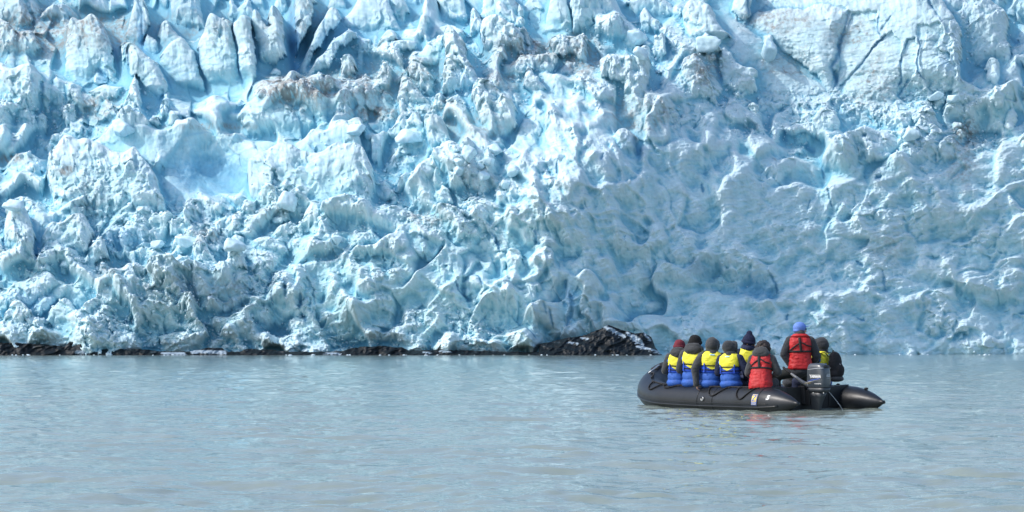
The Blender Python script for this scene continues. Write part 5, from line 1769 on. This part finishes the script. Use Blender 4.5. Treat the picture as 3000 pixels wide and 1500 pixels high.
    def hood_down(self, mat, big=1.0):
        R = Rx(-self.lean) if self.lean else np.eye(3)
        c = self.j['neck']
        P = []
        for k in range(20):
            a = 2 * math.pi * k / 20
            back = max(0, -math.cos(a))
            p = c + R @ np.array([.092 * math.sin(a), .088 * math.cos(a) - .028 * back, .045 + .005 * back])
            P.append(ell(p, (.046, .046, .052 + .016 * back)))
        P += [ell(c + R @ np.array([0, -.105 * big, .035]), (.145 * big, .075 * big, .080 * big)), ell(c + R @ np.array([0, -.11 * big, .095]), (.118 * big, .052, .050))]
        fuse('hood', P, mat, self.root, .012, 4, .014, 10, 4 + int(self.root.location.x * 10) % 7)
        return self

    def hood_up(self, mat, peak=.05):
        HR = self.HR
        P = [ell(self.H((0, -.035, .02)), (.118, .128, .138), HR), ell(self.H((0, -.02, -.07)), (.112, .115, .10), HR), cap(self.H((0, -.02, .045)), self.H((0, .015 + .45 * peak, .062)), .106, .082), cap(self.H((0, -.02, -.02)), self.H((0, .03, -.03)), .110, .104),
             cap(self.H((0, -.03, -.12)), self.j['neck'] + np.array([0, -.02, -.01]), .108, .120)]
        # padded rim framing the face
        for k in range(15):
            a = math.radians(-125 + 250 * k / 14)
            P.append(ell(self.H((.092 * math.sin(a), .058 + .02 * math.cos(a), .005 + .108 * math.cos(a))), (.024, .036, .026), HR))
        fuse('hood', P, mat, self.root, .012, 3, .014, 10, 6 + int(self.root.location.x * 10) % 7)
        return self

    def beanie(self, mat, point=0.0):
        HR = self.HR
        P = [ell(self.H((0, -.018, .040)), (.104, .118, .118), HR), ell(self.H((0, -.022, .075)), (.096, .104, .082), HR)]
        if point:
            P.append(cap(self.H((0, -.03, .09)), self.H((0, -.045, .115 + point)), .092, .052))
        o = fuse('beanie', P, mat, self.root, .010, 3, .003, 22, 3)
        C = [self.H((.104 * math.sin(a), -.018 + .118 * math.cos(a), .018 + .012 * math.cos(a))) for a in np.linspace(0, 2 * math.pi, 31)]
        put('beanie_cuff', [sweep(C, .017, 8, caps=False, squash=(1.5, .8))], mat, o)
        return self

    def eyes(self, glasses=None):
        for s in (-1, 1):
            put('eye', [ell(self.H((s * .030, .080, .012)), (.012, .012, .010), self.HR)], eye_mat, self.root)
        if glasses is not None:
            P = [ell(self.H((s * .033, .100, .012)), (.028, .008, .020), self.HR) for s in (-1, 1)]
            P += [cap(self.H((s * .060, .095, .016)), self.H((s * .084, -.01, .012)), .004, .004) for s in (-1, 1)] + [cap(self.H((-.01, .105, .016)), self.H((.01, .105, .016)), .004, .004)]
            put('glasses', P, glasses, self.root)
        return self


def person_at(x, y, z):
    return boat_to_world(x, y, z)


SEAT = 0.385
yaw_ = lambda deg: math.radians(-deg)       # facing straight away from the photographer is 0, turned right positive
people = []
# --- port tube, seen from behind
p = Person(person_at(2.40, .98, SEAT), yaw_(16), .965, 'person in a maroon knitted hat and yellow and blue life vest nearest the bow', head_yaw=math.radians(-34), head_pitch=-.12, roll=3)
p.body().jacket(blue_jacket, charcoal).trousers(navy).vest_yellow().hood_down(charcoal, 1.15).beanie(maroon)
p = Person(person_at(1.95, .98, SEAT), yaw_(22), 1.06, 'person in a black knitted hat and yellow vest, second from the bow', roll=2.5, head_roll=.06, head_yaw=math.radians(-30), pose=dict(el_r=(.275, .0, .28)))
p.body().jacket(blue_jacket, charcoal).trousers(navy).vest_yellow().hood_down(charcoal, 1.1).beanie(black_wool, .0)
p = Person(person_at(1.44, .98, SEAT), yaw_(4), 1.0, 'person with a grey hood up and one grey sleeve bracing on the tube', roll=1.5, head_roll=.05, head_yaw=math.radians(-22), pose=dict(el_l=(-.30, -.06, .33), wr_l=(-.27, -.07, .06)))
p.body().jacket(blue_jacket, charcoal).trousers(navy).vest_yellow().hood_up(charcoal, .03)
p = Person(person_at(.90, .98, SEAT), yaw_(26), .945, 'person with a peaked dark hood up and navy sleeves, next to the red vest', roll=-1.5, head_roll=-.04, head_yaw=math.radians(-42), pose=dict(el_r=(.31, .03, .30), wr_r=(.22, .25, .16)))
p.body().jacket(blue_jacket, navy).trousers(navy).vest_yellow().hood_up(charcoal2, .085)

p = Person(person_at(.12, .96, SEAT), yaw_(24), .95, 'person with loose dark curly hair seated in a red vest with black harness', lean=.20, head_yaw=math.radians(-10), head_pitch=-.25, pose=dict(el_r=(.29, .12, .30), wr_r=(.16, .33, .24)), bulk=.98)
p.body().jacket(red_vest, charcoal).trousers(charcoal2).vest_red(-.03).hood_down(charcoal, 1.15)
rh = np.random.default_rng(4)
HP = [ell(p.H((0, -.02, .02)), (.118, .130, .132), p.HR), ell(p.H((0, -.05, -.05)), (.125, .09, .09), p.HR)]
for k in range(70):
    a, e_ = rh.uniform(0, 2 * math.pi), rh.uniform(-.7, 1.4)
    if math.sin(a) > .55 and e_ < .7:
        continue
    HP.append(ell(p.H((.124 * math.cos(a) * math.cos(e_), -.02 + .130 * math.sin(a) * math.cos(e_), .01 + .132 * math.sin(e_))), (.024, .024, .030)))
fuse('hair', HP, hair_brown, p.root, .009, 2, .010, 24, 7)

# --- starboard side
p = Person(person_at(2.66, -.92, SEAT + .03), yaw_(172), 1.06, 'person in a pointed navy hat leaning right, grey bearded face in profile', lean=.12, head_yaw=math.radians(62), head_pitch=-.30, head_roll=.12, pose=dict(el_l=(-.28, .06, .29), wr_l=(-.15, .28, .22)))
p.body().jacket(blue_jacket, navy).trousers(navy).vest_yellow().hood_down(navy, .62).beanie(navy_wool, .05).eyes(lens_mat)
fuse('beard', [ell(p.H((0, .045, -.075)), (.062, .062, .045), p.HR), ell(p.H((.05, .02, -.05)), (.03, .04, .05), p.HR), ell(p.H((-.05, .02, -.05)), (.03, .04, .05), p.HR), ell(p.H((0, .08, -.095)), (.035, .03, .03), p.HR)], hair_grey, p.root, .009, 2, .004, 30, 3)

p = Person(person_at(1.36, -.86, SEAT - .0), yaw_(118), .95, 'person in dark clothes half hidden behind the red vest, hands raised to a camera', lean=.55, head_pitch=-.05, pose=dict(el_r=(.24, .36, .24), wr_r=(.075, .50, .40), el_l=(-.24, .36, .24), wr_l=(-.075, .50, .40)))
p.body().jacket(charcoal2, black_cloth).trousers(black_cloth).hood_down(hair_grey, .8).beanie(black_wool).eyes()
shooter = p
cw = shooter.root.matrix_basis @ Vector((0, .595, .44))
camb = empty('camera', tuple(cw), yaw_(118))
tag(camb, 'small black camera held in both hands behind the red vest', 'camera')
put('camera_body', [boxm(-.062, .062, -.03, .03, -.042, .042), boxm(-.022, .022, -.028, .022, .042, .062)], black_cloth, camb, smooth=False, bevel=.006)
put('lens', [sweep([(0, .02, -.004), (0, .06, -.004), (0, .085, -.004)], [.032, .034, .030], 16)], lens_mat, camb)

p = Person(person_at(.62, -.93, SEAT), yaw_(-55), 1.0, 'person with a dark hood up and yellow vest seated behind the standing driver', head_yaw=math.radians(10), pose=dict(el_r=(.27, .08, .27)))
p.body().jacket(blue_jacket, charcoal2).trousers(navy).vest_yellow().hood_up(charcoal2, .03)
p9 = p

# backpack hanging on the back of the hooded passenger
pack = empty('backpack', tuple(p9.root.matrix_basis @ Vector((-.06, -.20, .12))), yaw_(-55))
tag(pack, 'black backpack with a grey base worn by the hooded passenger at right', 'backpack')
PB = [ell((0, -.10, .27), (.155, .11, .25)), ell((0, -.11, .12), (.165, .125, .12)), ell((0, -.09, .42), (.12, .085, .10)), ell((0, -.20, .18), (.11, .06, .13))]
fuse('bag', PB, black_cloth, pack, .014, 3, .008, 9, 3)
fuse('bag_base', [ell((0, -.12, .02), (.17, .135, .045)), ell((0, -.12, .045), (.165, .13, .05))], charcoal, pack, .013, 3, .004, 9, 3)
for s in (-1, 1):
    put('shoulder_strap', [sweep(smooth_path([(s * .10, -.02, .42), (s * .11, .06, .50), (s * .12, .22, .44), (s * .12, .25, .28), (s * .12, .16, .15)], 8), .018, 8, squash=(.4, 1.3))], strap_mat, pack)
put('grab_handle', [sweep(smooth_path([(-.03, -.06, .50), (-.02, -.06, .535), (.02, -.06, .535), (.03, -.06, .50)], 6), .008, 8)], strap_mat, pack)
put('front_zip', [sweep([(-.05, -.215, .30), (.0, -.235, .26), (.05, -.215, .30)], .005, 6)], steel, pack)

# --- the driver, half standing at the tiller with one knee up
DP = dict(pelvis=(0, 0, .02), hip=(.095, .0, .0), kn_l=(-.43, .03, -.10), an_l=(-.38, .03, -.58), kn_r=(.10, .12, -.36), an_r=(.10, .0, -.64),
          el_l=(-.285, -.03, .30), wr_l=(-.165, -.02, .085), el_r=(.29, .02, .27), wr_r=(.24, .18, .12))
p = Person(person_at(.50, -.30, .675), yaw_(6), 1.0, 'person in a light blue cap and red vest half standing at the tiller', head_yaw=math.radians(-72), head_pitch=.06, pose=DP, bulk=1.0)
p.body().jacket(charcoal2, charcoal2).trousers(dark_trousers).vest_red(.035).gloves().eyes(lens_mat)
fuse('collar', [cap(p.j['neck'] + np.array([0, -.01, .0]), p.j['neck'] + np.array([0, -.005, .075]), .098, .092)], charcoal, p.root, .012, 3, .006, 12, 3)
HR = p.HR
capo = fuse('cap', [ell(p.H((0, -.012, .045)), (.104, .120, .102), HR), ell(p.H((0, -.05, .0)), (.098, .078, .05), HR)], sky_cap, p.root, .009, 3, .003, 20, 3)
V = []
nb = 14
for lay, dz in ((0, .0), (1, .007)):
    for i in range(nb + 1):
        a = math.radians(-62 + 124 * i / nb)
        V.append(p.H((.098 * math.sin(a), .092 * math.cos(a) - .01, .045 + dz)))
        V.append(p.H((.100 * math.sin(a), .092 * math.cos(a) + .080 * math.cos(a) ** .6, .040 + dz + .022 * math.cos(a))))
Fl = []
m_ = 2 * (nb + 1)
for i in range(nb):
    Fl += [(2 * i, 2 * i + 1, 2 * i + 3, 2 * i + 2), (m_ + 2 * i, m_ + 2 * i + 2, m_ + 2 * i + 3, m_ + 2 * i + 1), (2 * i + 1, m_ + 2 * i + 1, m_ + 2 * i + 3, 2 * i + 3), (2 * i, 2 * i + 2, m_ + 2 * i + 2, m_ + 2 * i)]
put('cap_brim', [(np.array(V), Fl)], sky_cap, capo)
put('cuff', [sweep([p.j['wr_l'] + np.array([0, 0, .03]), p.j['wr_l'] + np.array([0, 0, .0])], .050, 12)], bright_blue, p.root)
